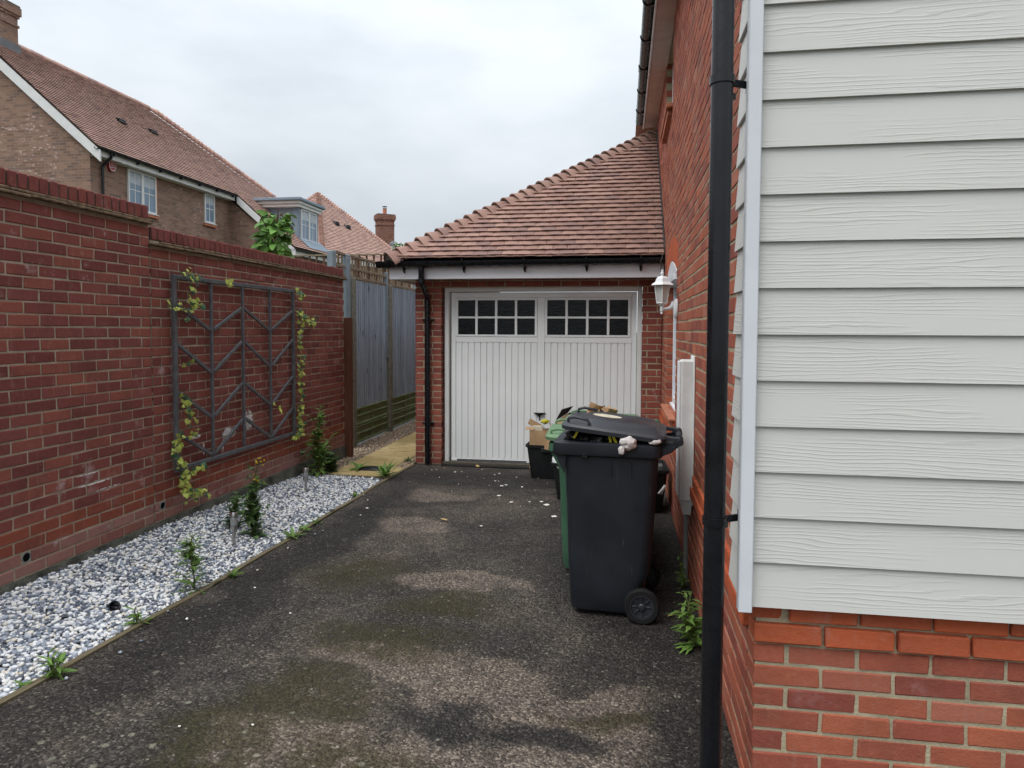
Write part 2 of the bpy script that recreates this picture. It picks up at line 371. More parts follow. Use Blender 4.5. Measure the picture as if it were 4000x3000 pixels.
def board_mat():
    s = Mat('embossed cement weatherboard', .55, .3)
    P = s.pos()
    r = s.rand()
    off = s.math('MULTIPLY', r, 37)
    cb = s.n('ShaderNodeCombineXYZ'); s.put(cb.inputs[0], off); s.put(cb.inputs[1], off)
    ad = s.n('ShaderNodeVectorMath', operation='ADD'); s.put(ad.inputs[0], P); s.put(ad.inputs[1], cb.outputs[0])
    v = ad.outputs[0]
    big = s.noise(1, 3, vec=s.vscale(v, .9, .9, 8), rough=.5, dist=.7)
    sp = s.n('ShaderNodeSeparateXYZ'); s.put(sp.inputs[0], P)
    ph = s.math('ADD', s.math('MULTIPLY', sp.outputs[2], 470), s.math('MULTIPLY', big, 44))
    wob = s.noise(1, 3, vec=s.vscale(v, 14, 14, 60))
    ph = s.math('ADD', ph, s.math('MULTIPLY', wob, 3.2))
    sn = s.math('SINE', ph)
    gr = s.rng(sn, .15, .95)
    amp = s.rng(s.noise(1, 2, vec=s.vscale(v, 2.0, 2.0, 14)), .36, .60)
    h = s.math('MULTIPLY', gr, amp)
    s.bump(h, .30, .0025)
    c = s.ramp(s.noise(1.2, 3), [(.3, (.545, .537, .502)), (.7, (.585, .577, .54))])
    c = s.mix(s.math('MULTIPLY', h, .22), c, (.40, .392, .355))
    s.color(c); return s.m
MT['weatherboard'] = board_mat()

def bin_mat(name, c, rough=.5):
    s = Mat(name, rough, .4)
    f = s.noise(5, 4)
    k = s.ramp(f, [(.3, tuple(x*.85 for x in c)), (.7, tuple(x*1.15 for x in c))])
    scr = s.noise(1, 3, vec=s.vscale(s.pos(), 70, 70, 6))
    k = s.mix(s.rng(scr, .66, .78, 0, .14), k, (.25, .25, .26))
    s.color(k); s.bump(s.noise(260, 2), .25, .0012); s.rough(s.rng(f, .3, .7, rough-.08, rough+.1)); return s.m
MT['bin_black'] = bin_mat('charcoal bin plastic', (.0115, .0150, .0205))
MT['bin_green'] = bin_mat('dark green bin plastic', (.045, .115, .066))
MT['bin_green_lid'] = bin_mat('faded green lid plastic', (.115, .205, .105))
MT['bin_lid'] = bin_mat('charcoal lid plastic', (.028, .031, .038), .42)
s = Mat('bin bag film', .16, .6); s.color((.010, .010, .011)); s.bump(s.math('ADD', s.noise(16, 3, dist=2.5), s.math('MULTIPLY', s.noise(1, 3, vec=s.vscale(s.pos(), 60, 14, 40)), .5)), .9, .03); MT['bag'] = s.m

# ------------------------------------------------------------------ mesh helpers
class MB:
    def __init__(s): s.v = []; s.f = []; s.mi = []; s.cur = 0
    def add(s, vs_, fs_, mi=None):
        b = len(s.v); s.v.extend([tuple(p) for p in vs_]); s.f.extend([tuple(i+b for i in q) for q in fs_])
        s.mi.extend([s.cur if mi is None else mi]*len(fs_)); return s
    def box(s, x0, x1, y0, y1, z0, z1, mi=None):
        return s.add([(x0, y0, z0), (x1, y0, z0), (x1, y1, z0), (x0, y1, z0), (x0, y0, z1), (x1, y0, z1), (x1, y1, z1), (x0, y1, z1)],
                     [(0, 3, 2, 1), (4, 5, 6, 7), (0, 1, 5, 4), (1, 2, 6, 5), (2, 3, 7, 6), (3, 0, 4, 7)], mi)
    def cbox(s, x0, x1, y0, y1, z0, z1, b=.003, mi=None, mat=None):
        v, f = cham((x1-x0)/2, (y1-y0)/2, (z1-z0)/2, b); c = Vector(((x0+x1)/2, (y0+y1)/2, (z0+z1)/2))
        vv = [Vector(p)+c for p in v]
        if mat is not None: vv = [mat @ p for p in vv]
        return s.add(vv, f, mi)
    def bar(s, p0, p1, wx, wy, up=(0, 0, 1), b=.002, mi=None):
        """box beam from p0 to p1"""
        p0, p1 = Vector(p0), Vector(p1); d = p1-p0; L = d.length; d.normalize(); u = Vector(up)
        a = d.cross(u)
        if a.length < 1e-4: a = d.cross(Vector((1, 0, 0)))
        a.normalize(); u = a.cross(d).normalized()
        v, f = cham(wx/2, L/2, wy/2, b)
        c = (p0+p1)/2
        return s.add([c + a*p[0] + d*p[1] + u*p[2] for p in v], f, mi)
    def tube(s, pts, r, n=8, cap=True, mi=None):
        pts = [Vector(p) for p in pts]; rr = r if isinstance(r, (list, tuple)) else [r]*len(pts)
        rings = []; prev = None
        for i, p in enumerate(pts):
            d = (pts[min(i+1, len(pts)-1)]-pts[max(i-1, 0)]).normalized()
            if prev is None:
                a = d.cross(Vector((0, 0, 1)))
                if a.length < .05: a = d.cross(Vector((1, 0, 0)))
            else: a = prev - d*prev.dot(d)
            a.normalize(); prev = a; b = d.cross(a)
            rings.append([p + a*(rr[i]*cos(2*pi*k/n)) + b*(rr[i]*sin(2*pi*k/n)) for k in range(n)])
        v = [q for R_ in rings for q in R_]; f = []
        for i in range(len(pts)-1):
            for k in range(n): f.append((i*n+k, i*n+(k+1) % n, (i+1)*n+(k+1) % n, (i+1)*n+k))
        if cap: f.append(tuple(reversed(range(n)))); f.append(tuple(range((len(pts)-1)*n, len(pts)*n)))
        return s.add(v, f, mi)
    def lathe(s, prof, n=20, M_=None, mi=None, cap=True):
        v = []; f = []
        for r, z in prof:
            for k in range(n): v.append(Vector((r*cos(2*pi*k/n), r*sin(2*pi*k/n), z)))
        for i in range(len(prof)-1):
            for k in range(n): f.append((i*n+k, i*n+(k+1) % n, (i+1)*n+(k+1) % n, (i+1)*n+k))
        if cap: f.append(tuple(reversed(range(n)))); f.append(tuple(range((len(prof)-1)*n, len(prof)*n)))
        if M_ is not None: v = [M_ @ p for p in v]
        return s.add(v, f, mi)
    def loft(s, rings, cap0=True, cap1=True, mi=None):
        n = len(rings[0]); v = [p for R_ in rings for p in R_]; f = []
        for i in range(len(rings)-1):
            for k in range(n): f.append((i*n+k, i*n+(k+1) % n, (i+1)*n+(k+1) % n, (i+1)*n+k))
        if cap0: f.append(tuple(reversed(range(n))))
        if cap1: f.append(tuple(range((len(rings)-1)*n, len(rings)*n)))
        return s.add(v, f, mi)
    def mesh(s, name, mats, smooth=None):
        m = bpy.data.meshes.new(name); m.from_pydata(s.v, [], s.f)
        if not isinstance(mats, (list, tuple)): mats = [mats]
        for k in mats: m.materials.append(k)
        if len(mats) > 1: m.polygons.foreach_set('material_index', s.mi)
        if smooth is not None:
            m.polygons.foreach_set('use_smooth', [True]*len(m.polygons))
            if smooth < 170: m.set_sharp_from_angle(angle=rad(smooth))
        m.update(); return m
    def build(s, name, mats, parent=None, smooth=None, kind=None, label=None):
        o = bpy.data.objects.new(name, s.mesh(name, mats, smooth)); col.objects.link(o)
        if parent is not None: o.parent = parent
        if kind: o['kind'] = kind
        if label: o['label'] = label
        return o
def cham(X, Y, Z, b):
    b = min(b, X*.45, Y*.45, Z*.45); D = (X, Y, Z); idx = {}; v = []
    for a in range(3):
        for sx in (-1, 1):
            for sy in (-1, 1):
                for sz in (-1, 1):
                    sg = (sx, sy, sz)
                    v.append(tuple(sg[i]*(D[i] if i == a else D[i]-b) for i in range(3))); idx[a, sx, sy, sz] = len(v)-1
    f = []
    for a in range(3):
        o1, o2 = [i for i in range(3) if i != a]
        for sg in (-1, 1):
            q = []
            for t1, t2 in ((-1, -1), (1, -1), (1, 1), (-1, 1)):
                k = [0, 0, 0]; k[a] = sg; k[o1] = t1; k[o2] = t2; q.append(idx[(a, *k)])
            f.append(q)
    for a in range(3):
        for c in range(a+1, 3):
            e = 3-a-c
            for sa in (-1, 1):
                for sb in (-1, 1):
                    def g(ax, t):
                        k = [0, 0, 0]; k[a] = sa; k[c] = sb; k[e] = t; return idx[(ax, *k)]
                    f.append([g(a, -1), g(a, 1), g(c, 1), g(c, -1)])
    for sx in (-1, 1):
        for sy in (-1, 1):
            for sz in (-1, 1): f.append([idx[a, sx, sy, sz] for a in range(3)])
    out_ = []
    for q in f:
        p = [Vector(v[i]) for i in q]; nrm = (p[1]-p[0]).cross(p[2]-p[0]); ce = sum(p, Vector())/len(p)
        out_.append(tuple(q) if nrm.dot(ce) > 0 else tuple(reversed(q)))
    return v, out_
def tag(o, label=None, cat=None, group=None, kind=None):
    if label: o['label'] = label
    if cat: o['category'] = cat
    if group: o['group'] = group
    if kind: o['kind'] = kind
    return o
def thing(name, label, cat, loc=(0, 0, 0), rz=0, group=None):
    o = bpy.data.objects.new(name, None); col.objects.link(o); o.location = loc; o.rotation_euler = (0, 0, rz); o.empty_display_size = .1
    return tag(o, label, cat, group)
def place(name, mesh, parent, loc, rot=(0, 0, 0), scale=(1, 1, 1)):
    o = bpy.data.objects.new(name, mesh); col.objects.link(o); o.parent = parent; o.location = loc; o.rotation_euler = rot; o.scale = scale
    return o
def struct(o): o['kind'] = 'structure'; return o
def rrect(x0, x1, y0, y1, z, r, n=5):
    """rounded rectangle ring, counter-clockwise"""
    r = min(r, (x1-x0)*.49, (y1-y0)*.49); p = []
    for cx, cy, a0 in ((x1-r, y1-r, 0), (x0+r, y1-r, pi/2), (x0+r, y0+r, pi), (x1-r, y0+r, 3*pi/2)):
        for k in range(n+1): a = a0 + pi/2*k/n; p.append(Vector((cx+r*cos(a), cy+r*sin(a), z)))
    return p
def seen(p):
    d = Vector(p)-Vector((0, 0, EYE)); k = d.dot(CW)
    if k < .2: return None
    return (2000+2681*d.dot(CR)/k, 1409-2681*d.dot(CU)/k, k)
def in_view(p, m=40):
    q = seen(p)
    return q is not None and -m < q[0] < 4000+m and -m < q[1] < 3000+m
def gz(x, y):
    """driveway height"""
    ze = .07*min(1, max(0, (4.9-y)/2.5))
    t = min(1, max(0, (-x-.5)/2.0))
    e = min(1, max(0, (y-6.8)/1.2))
    return ze*t - .014*e
def bedz(x, y):
    """pebble bed height"""
    e = gz(-2.55, y)
    gw = .105 if y < 5 else .105 - .085*min(1, (y-5)/2.2)
    t = min(1, max(0, (-2.57-x)/.93))
    return e + .004 + (gw-e)*t

# ------------------------------------------------------------------ bricks
BH = .065; BD = .1025
_bm = {}
def brick_mesh(L, variant, mat):
    key = (round(L, 3), variant, mat.name)
    if key in _bm: return _bm[key]
    v, f = cham(L/2, BD/2, BH/2, .0045)
    rr = random.Random(hash((round(L*1000), variant)) & 0xffff)
    v = [(x+rr.uniform(-.0027, .0027), y+rr.uniform(-.0010, .0010), z+rr.uniform(-.0024, .0024)) for x, y, z in v]
    b = MB(); b.add(v, f); _bm[key] = b.mesh('brick', mat); return _bm[key]
def run(a0, a1, z0, n, phase=0, openings=(), minlen=.045):
    """stretcher bond over [a0,a1]: list of (start, end, z of bed, course)"""
    outl = []
    for k in range(n):
        z = z0 + .075*k; s_ = a0 - (.225 if (k+phase) % 2 == 0 else .1125)
        segs = [(a0, a1)]
        for (o0, o1, oz0, oz1) in openings:
            if z+.070 > oz0 and z+.005 < oz1:
                ns = []
                for p, q in segs:
                    if o1 <= p or o0 >= q: ns.append((p, q)); continue
                    if o0 > p: ns.append((p, o0))
                    if o1 < q: ns.append((o1, q))
                segs = ns
        x = s_
        while x < a1:
            for p, q in segs:
                b0, b1 = max(x, p), min(x+.215, q)
                if b1-b0 > minlen: outl.append((b0, b1, z, k))
            x += .225
    return outl
def lay(parent, specs, limit, name='brick'):
    """specs: (start,end,z,axis,face,normal_sign,material,proud). Largest in view become parts, the rest one mass per material"""
    sc_ = []
    for i, (b0, b1, z, ax, face, sg, m, pr) in enumerate(specs):
        c = (b0+b1)/2; d = face - sg*(BD/2) + sg*pr
        p = (c, d, z+.005+BH/2) if ax == 'x' else (d, c, z+.005+BH/2)
        pf = (c, face, p[2]) if ax == 'x' else (face, c, p[2])
        area = 0
        if in_view(pf):
            q0 = seen((b0, face, p[2]) if ax == 'x' else (face, b0, p[2])); q1 = seen((b1, face, p[2]) if ax == 'x' else (face, b1, p[2]))
            if q0 and q1: area = math.hypot(q0[0]-q1[0], q0[1]-q1[1]) * 2681*BH/q0[2]
        sc_.append((area, i, p))
    order = sorted(sc_, key=lambda t: -t[0]); keep = {i for a, i, p in order[:limit] if a > 60}
    rest = {}
    for area, i, p in sc_:
        b0, b1, z, ax, face, sg, m, pr = specs[i]; L = b1-b0
        Lq = round(L, 2) if abs(L-.215) > .002 else .215
        me = brick_mesh(Lq, i % 9, m)
        rz = (0 if ax == 'x' else pi/2) + (pi if i % 2 else 0)
        jit = random.uniform(-.0018, .0018)
        loc = Vector(p) + (Vector((0, jit, 0)) if ax == 'x' else Vector((jit, 0, 0)))
        rot = (random.uniform(-.006, .006), 0, rz+random.uniform(-.006, .006))
        if i in keep: place(name, me, parent, loc, rot)
        else:
            b = rest.setdefault(m.name, (MB(), m))[0]
            R_ = Matrix.Translation(loc) @ Matrix.Rotation(rz, 4, 'Z')
            b.add([R_ @ v.co for v in me.vertices], [tuple(q.vertices) for q in me.polygons])
    for b, m in rest.values(): b.build('brickwork', m, parent, kind='stuff')
def core(b, ax, face, sg, depth, a0, a1, z0, z1, openings=()):
    """mortar slab set back 7 mm from the brick faces, with openings"""
    f0, f1 = sorted((face - sg*.0035, face - sg*depth))
    cuts = sorted({a0, a1, *[min(max(o[0], a0), a1) for o in openings], *[min(max(o[1], a0), a1) for o in openings]})
    for p, q in zip(cuts, cuts[1:]):
        if q-p < 1e-4: continue
        mid = (p+q)/2; zs = [(z0, z1)]
        for o in openings:
            if o[0] < mid < o[1]:
                nz_ = []
                for u, v in zs:
                    if o[2] > u: nz_.append((u, min(v, o[2])))
                    if o[3] < v: nz_.append((max(u, o[3]), v))
                zs = nz_
        for u, v in zs:
            if ax == 'x': b.box(p, q, f0, f1, u, v)
            else: b.box(f0, f1, p, q, u, v)

# ================================================================== SETTING
b = MB(); b.box(-400, 400, -300, 600, -.5, -.06)
struct(b.build('ground', MT['ground']))

# driveway sheet, follows the fall of the ground
b = MB(); xs = np.concatenate([np.linspace(-2.532, .6, 26), np.linspace(.8, 7, 12)]); ys = np.linspace(-5, 8.30, 60)
vv = [(x, y, gz(x, y)+.006*mnoise.noise(Vector((x*1.3, y*1.3, 0)))) for y in ys for x in xs]; nx = len(xs)
ff = [(j*nx+i, j*nx+i+1, (j+1)*nx+i+1, (j+1)*nx+i) for j in range(len(ys)-1) for i in range(nx-1)]
b.add(vv, ff); drive = struct(b.build('driveway', MT['asphalt'], smooth=180))

# edging board between drive and pebbles
b = MB(); yy = np.linspace(-3, 8.05, 46)
def edge_x(y): return -2.553 + .010*sin(y*2.1) + .006*sin(y*5.3) + (.07*max(0, y-7.3) if y > 7.3 else 0)
for y0, y1 in zip(yy, yy[1:]):
    A = []
    for y in (y0, y1):
        x = edge_x(y); zt = gz(-2.55, y) + .014 + .004*mnoise.noise(Vector((0, y*3, 1)))
        A.append([Vector((x-.019, y, zt-.12)), Vector((x+.019, y, zt-.12)), Vector((x+.019, y, zt-.003)), Vector((x+.014, y, zt)), Vector((x-.014, y, zt)), Vector((x-.019, y, zt-.003))])
    b.loft(A, False, False)
struct(b.build('edging_kerb', MT['edge_timber'], smooth=40))
b = MB(); b.cbox(-3.50, -2.57, 7.185, 7.215, -.1, .022, .004)
tag(b.build('path_edging_board', MT['edge_timber']), 'dark timber board between white pebbles and yellow paving', 'edging board')

# beds under the pebbles
b = MB(); ys = np.linspace(-1.5, 7.19, 40); xs = np.linspace(-3.53, -2.565, 6)
vv = [(x, y, bedz(x, y)-.018) for y in ys for x in xs]; b.add(vv, [(j*6+i, j*6+i+1, (j+1)*6+i+1, (j+1)*6+i) for j in range(39) for i in range(5)])
struct(b.build('pebble_bed_ground', MT['bed_dark']))
b = MB(); b.box(-3.9, -2.50, 7.21, 15, -.25, -.022); struct(b.build('side_passage_ground', MT['bed_dark']))

# pebbles: thousands of small rounded stones
def ico(sub):
    bm = bmesh.new(); bmesh.ops.create_icosphere(bm, subdivisions=sub, radius=1)
    v = np.array([p.co[:] for p in bm.verts]); f = np.array([[q.index for q in t.verts] for t in bm.faces]); bm.free(); return v, f
I1, I2 = ico(1), ico(2)
def scatter(name, pts, sizes, mat, label, cat, near=3.7):
    rs = np.random.RandomState(3); V = []; Fc = []; base = 0
    for (x, y, z), sz in zip(pts, sizes):
        v, f = I2 if y < near else I1
        sx, sy, sz2 = sz*rs.uniform(.8, 1.25), sz*rs.uniform(.7, 1.0), sz*rs.uniform(.5, .8)
        w_ = v*(1+.16*np.sin(v[:, [1, 2, 0]]*rs.uniform(2, 4)+rs.uniform(0, 6, 3)))*np.array([sx, sy, sz2])
        a, t = rs.uniform(0, 6.28), rs.uniform(-.45, .45)
        c_, s_ = cos(a), sin(a); ct, st = cos(t), sin(t)
        R_ = np.array([[c_, -s_, 0], [s_, c_, 0], [0, 0, 1]]) @ np.array([[1, 0, 0], [0, ct, -st], [0, st, ct]])
        V.append(w_ @ R_.T + np.array([x, y, z])); Fc.append(f+base); base += len(v)
    V = np.concatenate(V); Fc = np.concatenate(Fc)
    m = bpy.data.meshes.new(name); m.vertices.add(len(V)); m.vertices.foreach_set('co', V.ravel())
    m.loops.add(Fc.size); m.loops.foreach_set('vertex_index', Fc.ravel().astype(np.int32))
    m.polygons.add(len(Fc)); m.polygons.foreach_set('loop_start', np.arange(0, Fc.size, 3, dtype=np.int32)); m.polygons.foreach_set('loop_total', np.full(len(Fc), 3, dtype=np.int32))
    m.polygons.foreach_set('use_smooth', np.ones(len(Fc), dtype=bool)); m.materials.append(mat); m.update(); m.validate()
    o = bpy.data.objects.new(name, m); col.objects.link(o); return tag(o, label, cat, kind='stuff')
rs = np.random.RandomState(11); pts = []; sz = []
g = .0192
for y in np.arange(1.2, 7.18, g):
    for x in np.arange(-3.505, -2.58, g):
        px_, py_ = x+rs.uniform(-.008, .008), y+rs.uniform(-.008, .008)
        if px_ > edge_x(py_)-.026: continue
        r_ = rs.choice([.0098, .0119, .0140, .0170], p=[.25, .38, .27, .10]); pts.append((px_, py_, bedz(px_, py_)-.008+rs.uniform(-.004, .006))); sz.append(r_)
        if rs.rand() < .24: pts.append((px_+rs.uniform(-.01, .01), py_+rs.uniform(-.01, .01), bedz(px_, py_)+.002+rs.uniform(0, .005))); sz.append(r_*.95)
for k in range(16):
    y_ = rs.uniform(1.8, 7.0); x_ = -2.52+abs(rs.normal(0, .09)); pts.append((x_, y_, gz(x_, y_)+.010)); sz.append(.0095)
scatter('white_pebbles', pts, sz, MT['pebble_white'], 'white, cream and blue grey pebbles in bed beside driveway', 'pebbles')
pts = []; sz = []; g = .022
def brown(x0, x1, y0, y1):
    for y in np.arange(y0, y1, g):
        for x in np.arange(x0, x1, g):
            pts.append((x+rs.uniform(-.009, .009), y+rs.uniform(-.009, .009), -.012+rs.uniform(-.006, .012))); sz.append(rs.choice([.0105, .0135, .017], p=[.4, .4, .2]))
brown(-3.50, -3.28, 7.24, 8.4); brown(-3.70, -3.27, 8.4, 12.4); brown(-2.68, -2.53, 7.82, 9.2)
scatter('brown_gravel', pts, sz, MT['pebble_brown'], 'brown and tan gravel beside the yellow paving slabs', 'gravel', near=0)

# paved path
b = MB(); b.box(-3.285, -2.675, 7.222, 14, -.2, -.018)
path = struct(b.build('paved_path', MT['bed_dark']))
yj = [7.222, 7.81, 8.28, 8.92, 9.53, 10.13, 10.73, 11.33, 11.93, 12.53, 13.13]
for i, (a0, a1) in enumerate(zip(yj, yj[1:])):
    b = MB(); b.cbox(-3.282+.012*(i % 2), -2.684+.010*(i % 3), a0+.015, a1-.015, -.045, .006+.004*(i % 2), .009); b.build('slab', MT['slab'], path)
b = MB(); b.cbox(-2.675, -2.545, 7.226, 7.80, -.045, .004, .006); b.build('slab', MT['slab'], path)

# ================================================================== BOUNDARY WALLS
XL = -3.522; ZB = .153
cope_m = {}
def boundary(name, label, y0, y1, ncourse, ztop, yvis, lowpart, holes=()):
    t = thing(name, label, 'wall', (0, 0, 0))
    zt = ZB + .075*ncourse
    b = MB(); b.box(XL-.21, XL-.0045, y0, y1, -.3, ztop-.10); b.build('mortar', MT['mortar_left'], t)
    b = MB(); n = int((y1-y0)/.12)+2
    A = []
    for y in np.linspace(y0-.005, y1+.005, n):
        o_ = .008*mnoise.noise(Vector((3, y*4, 0))); h = .006*mnoise.noise(Vector((8, y*6, 0)))
        A.append([Vector((XL-.2, y, -.2)), Vector((XL+.014+o_, y, -.2)), Vector((XL+.012+o_, y, ZB-.022+h)), Vector((XL+.002, y, ZB-.003)), Vector((XL-.2, y, ZB-.003))])
    b.loft(A, True, True); b.build('footing', MT['concrete_dark'], t, smooth=40)
    sp = []
    for (b0, b1, z, k) in run(y0, y1, ZB, ncourse, phase=lowpart):
        skip = False
        for hy, hz in holes:
            if k == 1 and b0-.005 < hy < b1+.005:
                skip = True
                if hy-.035-b0 > .03: sp.append((b0, hy-.035, z, 'y', XL, 1, MT['brick_left_low'], 0))
                if b1-hy-.035 > .03: sp.append((hy+.035, b1, z, 'y', XL, 1, MT['brick_left_low'], 0))
        if skip: continue
        m = MT['brick_left_low'] if k < 2 else MT['brick_left_dpc'] if k < 4 else MT['brick_left']
        sp.append((b0, b1, z, 'y', XL, 1, m, 0))
    lay(t, sp, 300)
    for hy, hz in holes:
        b = MB(); M_ = Matrix.Translation((XL-.05, hy, hz)) @ Matrix.Rotation(pi/2, 4, 'Y')
        b.lathe([(.031, 0), (.031, .052), (.027, .052), (.026, .0)], 18, M_, cap=False); b.lathe([(.027, .0465), (.027, .0475)], 18, M_, mi=1)  # black disc just inside the mouth paints the pipe's shaded depth
        b.build('weep_pipe', [MT['grey_pipe'], MT['dark']], t, smooth=40)
    # creasing tiles, two layers, then brick on edge
    for lay_i in range(2):
        y = y0-.03+.13*lay_i; i = 0
        while y < y1+.02:
            L = min(.262, y1+.03-y)
            if L > .05:
                b = MB(); zz = ztop-.095-.045+.0215*lay_i + random.uniform(-.002, .002); pr = .040-.012*lay_i+random.uniform(-.004, .004)
                b.cbox(XL-.25, XL+pr, y, y+L-.006, zz, zz+.0175, .004); b.build('creasing_tile', MT['creasing'], t)
            y += .266; i += 1
    b = MB(); b.box(XL-.21, XL-.006, y0, y1-.004, ztop-.1, ztop-.012); b.build('coping_mortar', MT['mortar_dark'], t)
    y = y1-.068; i = 0
    while y > y0:
        if 'm' not in cope_m:
            for q in range(4):
                v, f = cham(.107, .0325, .0475, .005); v = [(p[0]+random.uniform(-.002, .002), p[1]+random.uniform(-.0015, .0015), p[2]+random.uniform(-.0015, .0015)) for p in v]
                bb = MB(); bb.add(v, f); cope_m[q] = bb.mesh('coping_brick', MT['brick_cope'])
            cope_m['m'] = 1
        place('coping_brick', cope_m[i % 4], t, (XL-.107+random.uniform(-.002, .002), y+.0325, ztop-.0475+random.uniform(-.0015, .0015)), (0, 0, random.uniform(-.015, .015)))
        y -= .0755; i += 1
    return t
MT['creasing'] = simple('mossy creasing tile', (.16, .115, .075), .95, .1, var=.55, nscale=22, bump=.6, bscale=70, bdist=.005)
MT['mortar_dark'] = mortar_mat('dark coping mortar', (.07, .062, .052))
boundary('tall_boundary_wall', 'taller red brick boundary wall section nearest the camera, with brick coping', 1.0, 4.694, 30, 2.562, 0, 0, [(3.551, .268)])
boundary('low_boundary_wall', 'lower red brick boundary wall section carrying the chevron trellis', 4.708, 8.335, 28, 2.412, 0, 1, [(4.79, .268), (7.143, .268)])

# ================================================================== FENCE beyond the wall
XF = -3.72
fence = thing('close_board_fence', 'blue grey close board fence on mossy gravel boards beyond the wall', 'fence')
for i, (y0, y1) in enumerate([(8.98, 9.12), (10.50, 10.645), (12.10, 12.24)]):
    b = MB(); b.cbox(XF-.07, XF+.055, y0, y1, -.1, 2.355, .012); b.build('concrete_post', MT['conc_post'], fence)
bays = [(9.12, 10.50), (10.645, 12.10), (12.24, 13.6)]
bo = {}
for j in range(3):
    bb = MB(); H_ = 1.81
    bb.add([(0, 0, 0), (.020, 0, 0), (.0, .098, 0), (-.006, .098, 0), (0, 0, H_), (.020, 0, H_), (.0, .098, H_), (-.006, .098, H_)],
           [(0, 3, 2, 1), (4, 5, 6, 7), (0, 1, 5, 4), (1, 2, 6, 5), (2, 3, 7, 6), (3, 0, 4, 7)])
    bo[j] = bb.mesh('board', MT['fence_board'])
for y0, y1 in bays:
    y = y0; i = 0
    while y < y1-.02:
        place('board', bo[i % 3], fence, (XF+random.uniform(-.002, .003), y, .525+random.uniform(-.006, .004)), (0, 0, random.uniform(-.02, .02)), (1, min(1, (y1-y)/.098), 1)); y += .083; i += 1
    for z0 in (.03, .285):
        b = MB(); x = XF+.004
        b.box(x-.03, x, y0+.003, y1-.003, z0, z0+.245)
        for zz in (z0, z0+.115, z0+.215): b.cbox(x-.01, x+.022, y0+.004, y1-.004, zz, zz+.03, .006)
        nb = 2
        for k in range(nb+1):
            yy_ = y0+.005+(y1-y0-.05)*k/nb; b.cbox(x-.01, x+.020, yy_, yy_+.035, z0+.002, z0+.243, .006)
        b.build('gravel_board', MT['gravel_board'], fence)
# painted extension posts and trellis topping
for y0, y1, z0, z1 in [(8.39, 8.50, 1.2, 2.66), (8.82, 8.975, 1.2, 2.66), (10.43, 10.498, 1.2, 2.545), (12.03, 12.098, 1.2, 2.545)]:
    b = MB(); b.cbox(XF-.05, XF+.03, y0, y1, z0, z1, .006); b.build('painted_post', MT['zinc'], fence)
for y0, y1, zt in [(8.50, 8.82, 2.655), (8.975, 10.43, 2.655), (10.50, 12.03, 2.655)]:
    tr = MB(); 
    tr.cbox(XF-.012, XF+.02, y0, y1, zt-.02, zt+.018, .004); tr = tr.build('trellis_topping', MT['lath'], fence)
    for zz in (2.36, 2.485):
        b = MB(); b.cbox(XF, XF+.022, y0, y1, zz-.018, zz+.020, .003); b.build('lath', MT['lath'], tr)
    y = y0+.04
    while y < y1-.02:
        b = MB(); b.cbox(XF-.020, XF-.001, y, y+.03, 2.34, zt-.022, .003); b.build('lath', MT['lath' if int(y*37) % 3 else 'lath_dark'], tr); y += .105
b = MB(); b.cbox(-3.592, -3.447, 8.352, 8.44, -.1, 1.795, .004)
tag(b.build('timber_post', MT['timber_brown']), 'red brown square timber post at end of the brick wall', 'post')

# far trellis fence across the gardens
ft = thing('far_trellis_fence', 'dark lattice topped fence across the gardens, behind the painted posts', 'fence')
b = MB(); b.cbox(-7.6, -4.6, 15.0, 15.04, 3.33, 3.365, .004); b.build('rail', MT['lath'], ft)
b = MB(); b.cbox(-7.6, -4.6, 15.0, 15.03, 2.86, 2.90, .004); b.build('rail', MT['lath_dark'], ft)
for k in range(18):
    x = -7.55+.173*k; b = MB(); b.cbox(x, x+.045, 15.03, 15.05, 2.3, 3.335, .003); b.build('lath', MT['lath_dark'], ft)
for x in (-7.65, -6.1, -4.6):
    b = MB(); b.cbox(x, x+.09, 15.03, 15.12, -.1, 3.30, .006); b.build('post', MT['lath_dark'], ft)
for k in range(22):
    x = -7.6+.138*k; b = MB(); b.cbox(x, x+.13, 15.05, 15.07, -.05, 2.3+.01*(k % 2), .003); b.build('board', MT['fence_board'], ft)

# ================================================================== OUR HOUSE
XH = .45; YC = 2.39; Z0 = -.01
house = thing('house', 'red brick house with pale weatherboarded front corner, at right', 'house')
WIN = (6.05, 7.26, .89, 2.16); UWIN = (6.90, 8.0, 3.84, 4.62)
b = MB()
core(b, 'y', XH, -1, .30, YC+.02, 13.0, -.3, 4.95, [(WIN[0]-.008, WIN[1]+.008, WIN[2]-.008, WIN[3]), (UWIN[0]-.008, UWIN[1]+.008, UWIN[2]-.008, UWIN[3])])
b.box(XH+.32, 7, YC+.05, 13, -.3, 4.95)          # body of the house
core(b, 'x', YC, -1, .06, XH+.007, 7, -.3, .80, [])
b.build('wall_core', MT['mortar'], house)
sp = []
def hm(k): return (MT['brick_plinth'], .020 if k == 8 else .012) if k in (8, 9) else (MT['brick_house'], 0)
for (b0, b1, z, k) in run(YC, 10.6, Z0, 62, 0, [WIN, UWIN]):
    m, pr = hm(k)
    if k % 2 == 0 and b0 < YC+.12:
        b0 = YC+.1125
        if b1-b0 < .045: continue
    if k > 12 and b0 < 2.60: continue
    sp.append((b0, b1, z, 'y', XH, -1, m, pr))
for (b0, b1, z, k) in run(XH, 2.6, Z0, 10, 0, []):
    m, pr = hm(k)
    if k % 2 == 1 and b0 < XH+.12:
        b0 = XH+.1125
        if b1-b0 < .045: continue
    sp.append((b0, b1, z, 'x', YC, -1, m, pr))
lay(house, sp, 300)
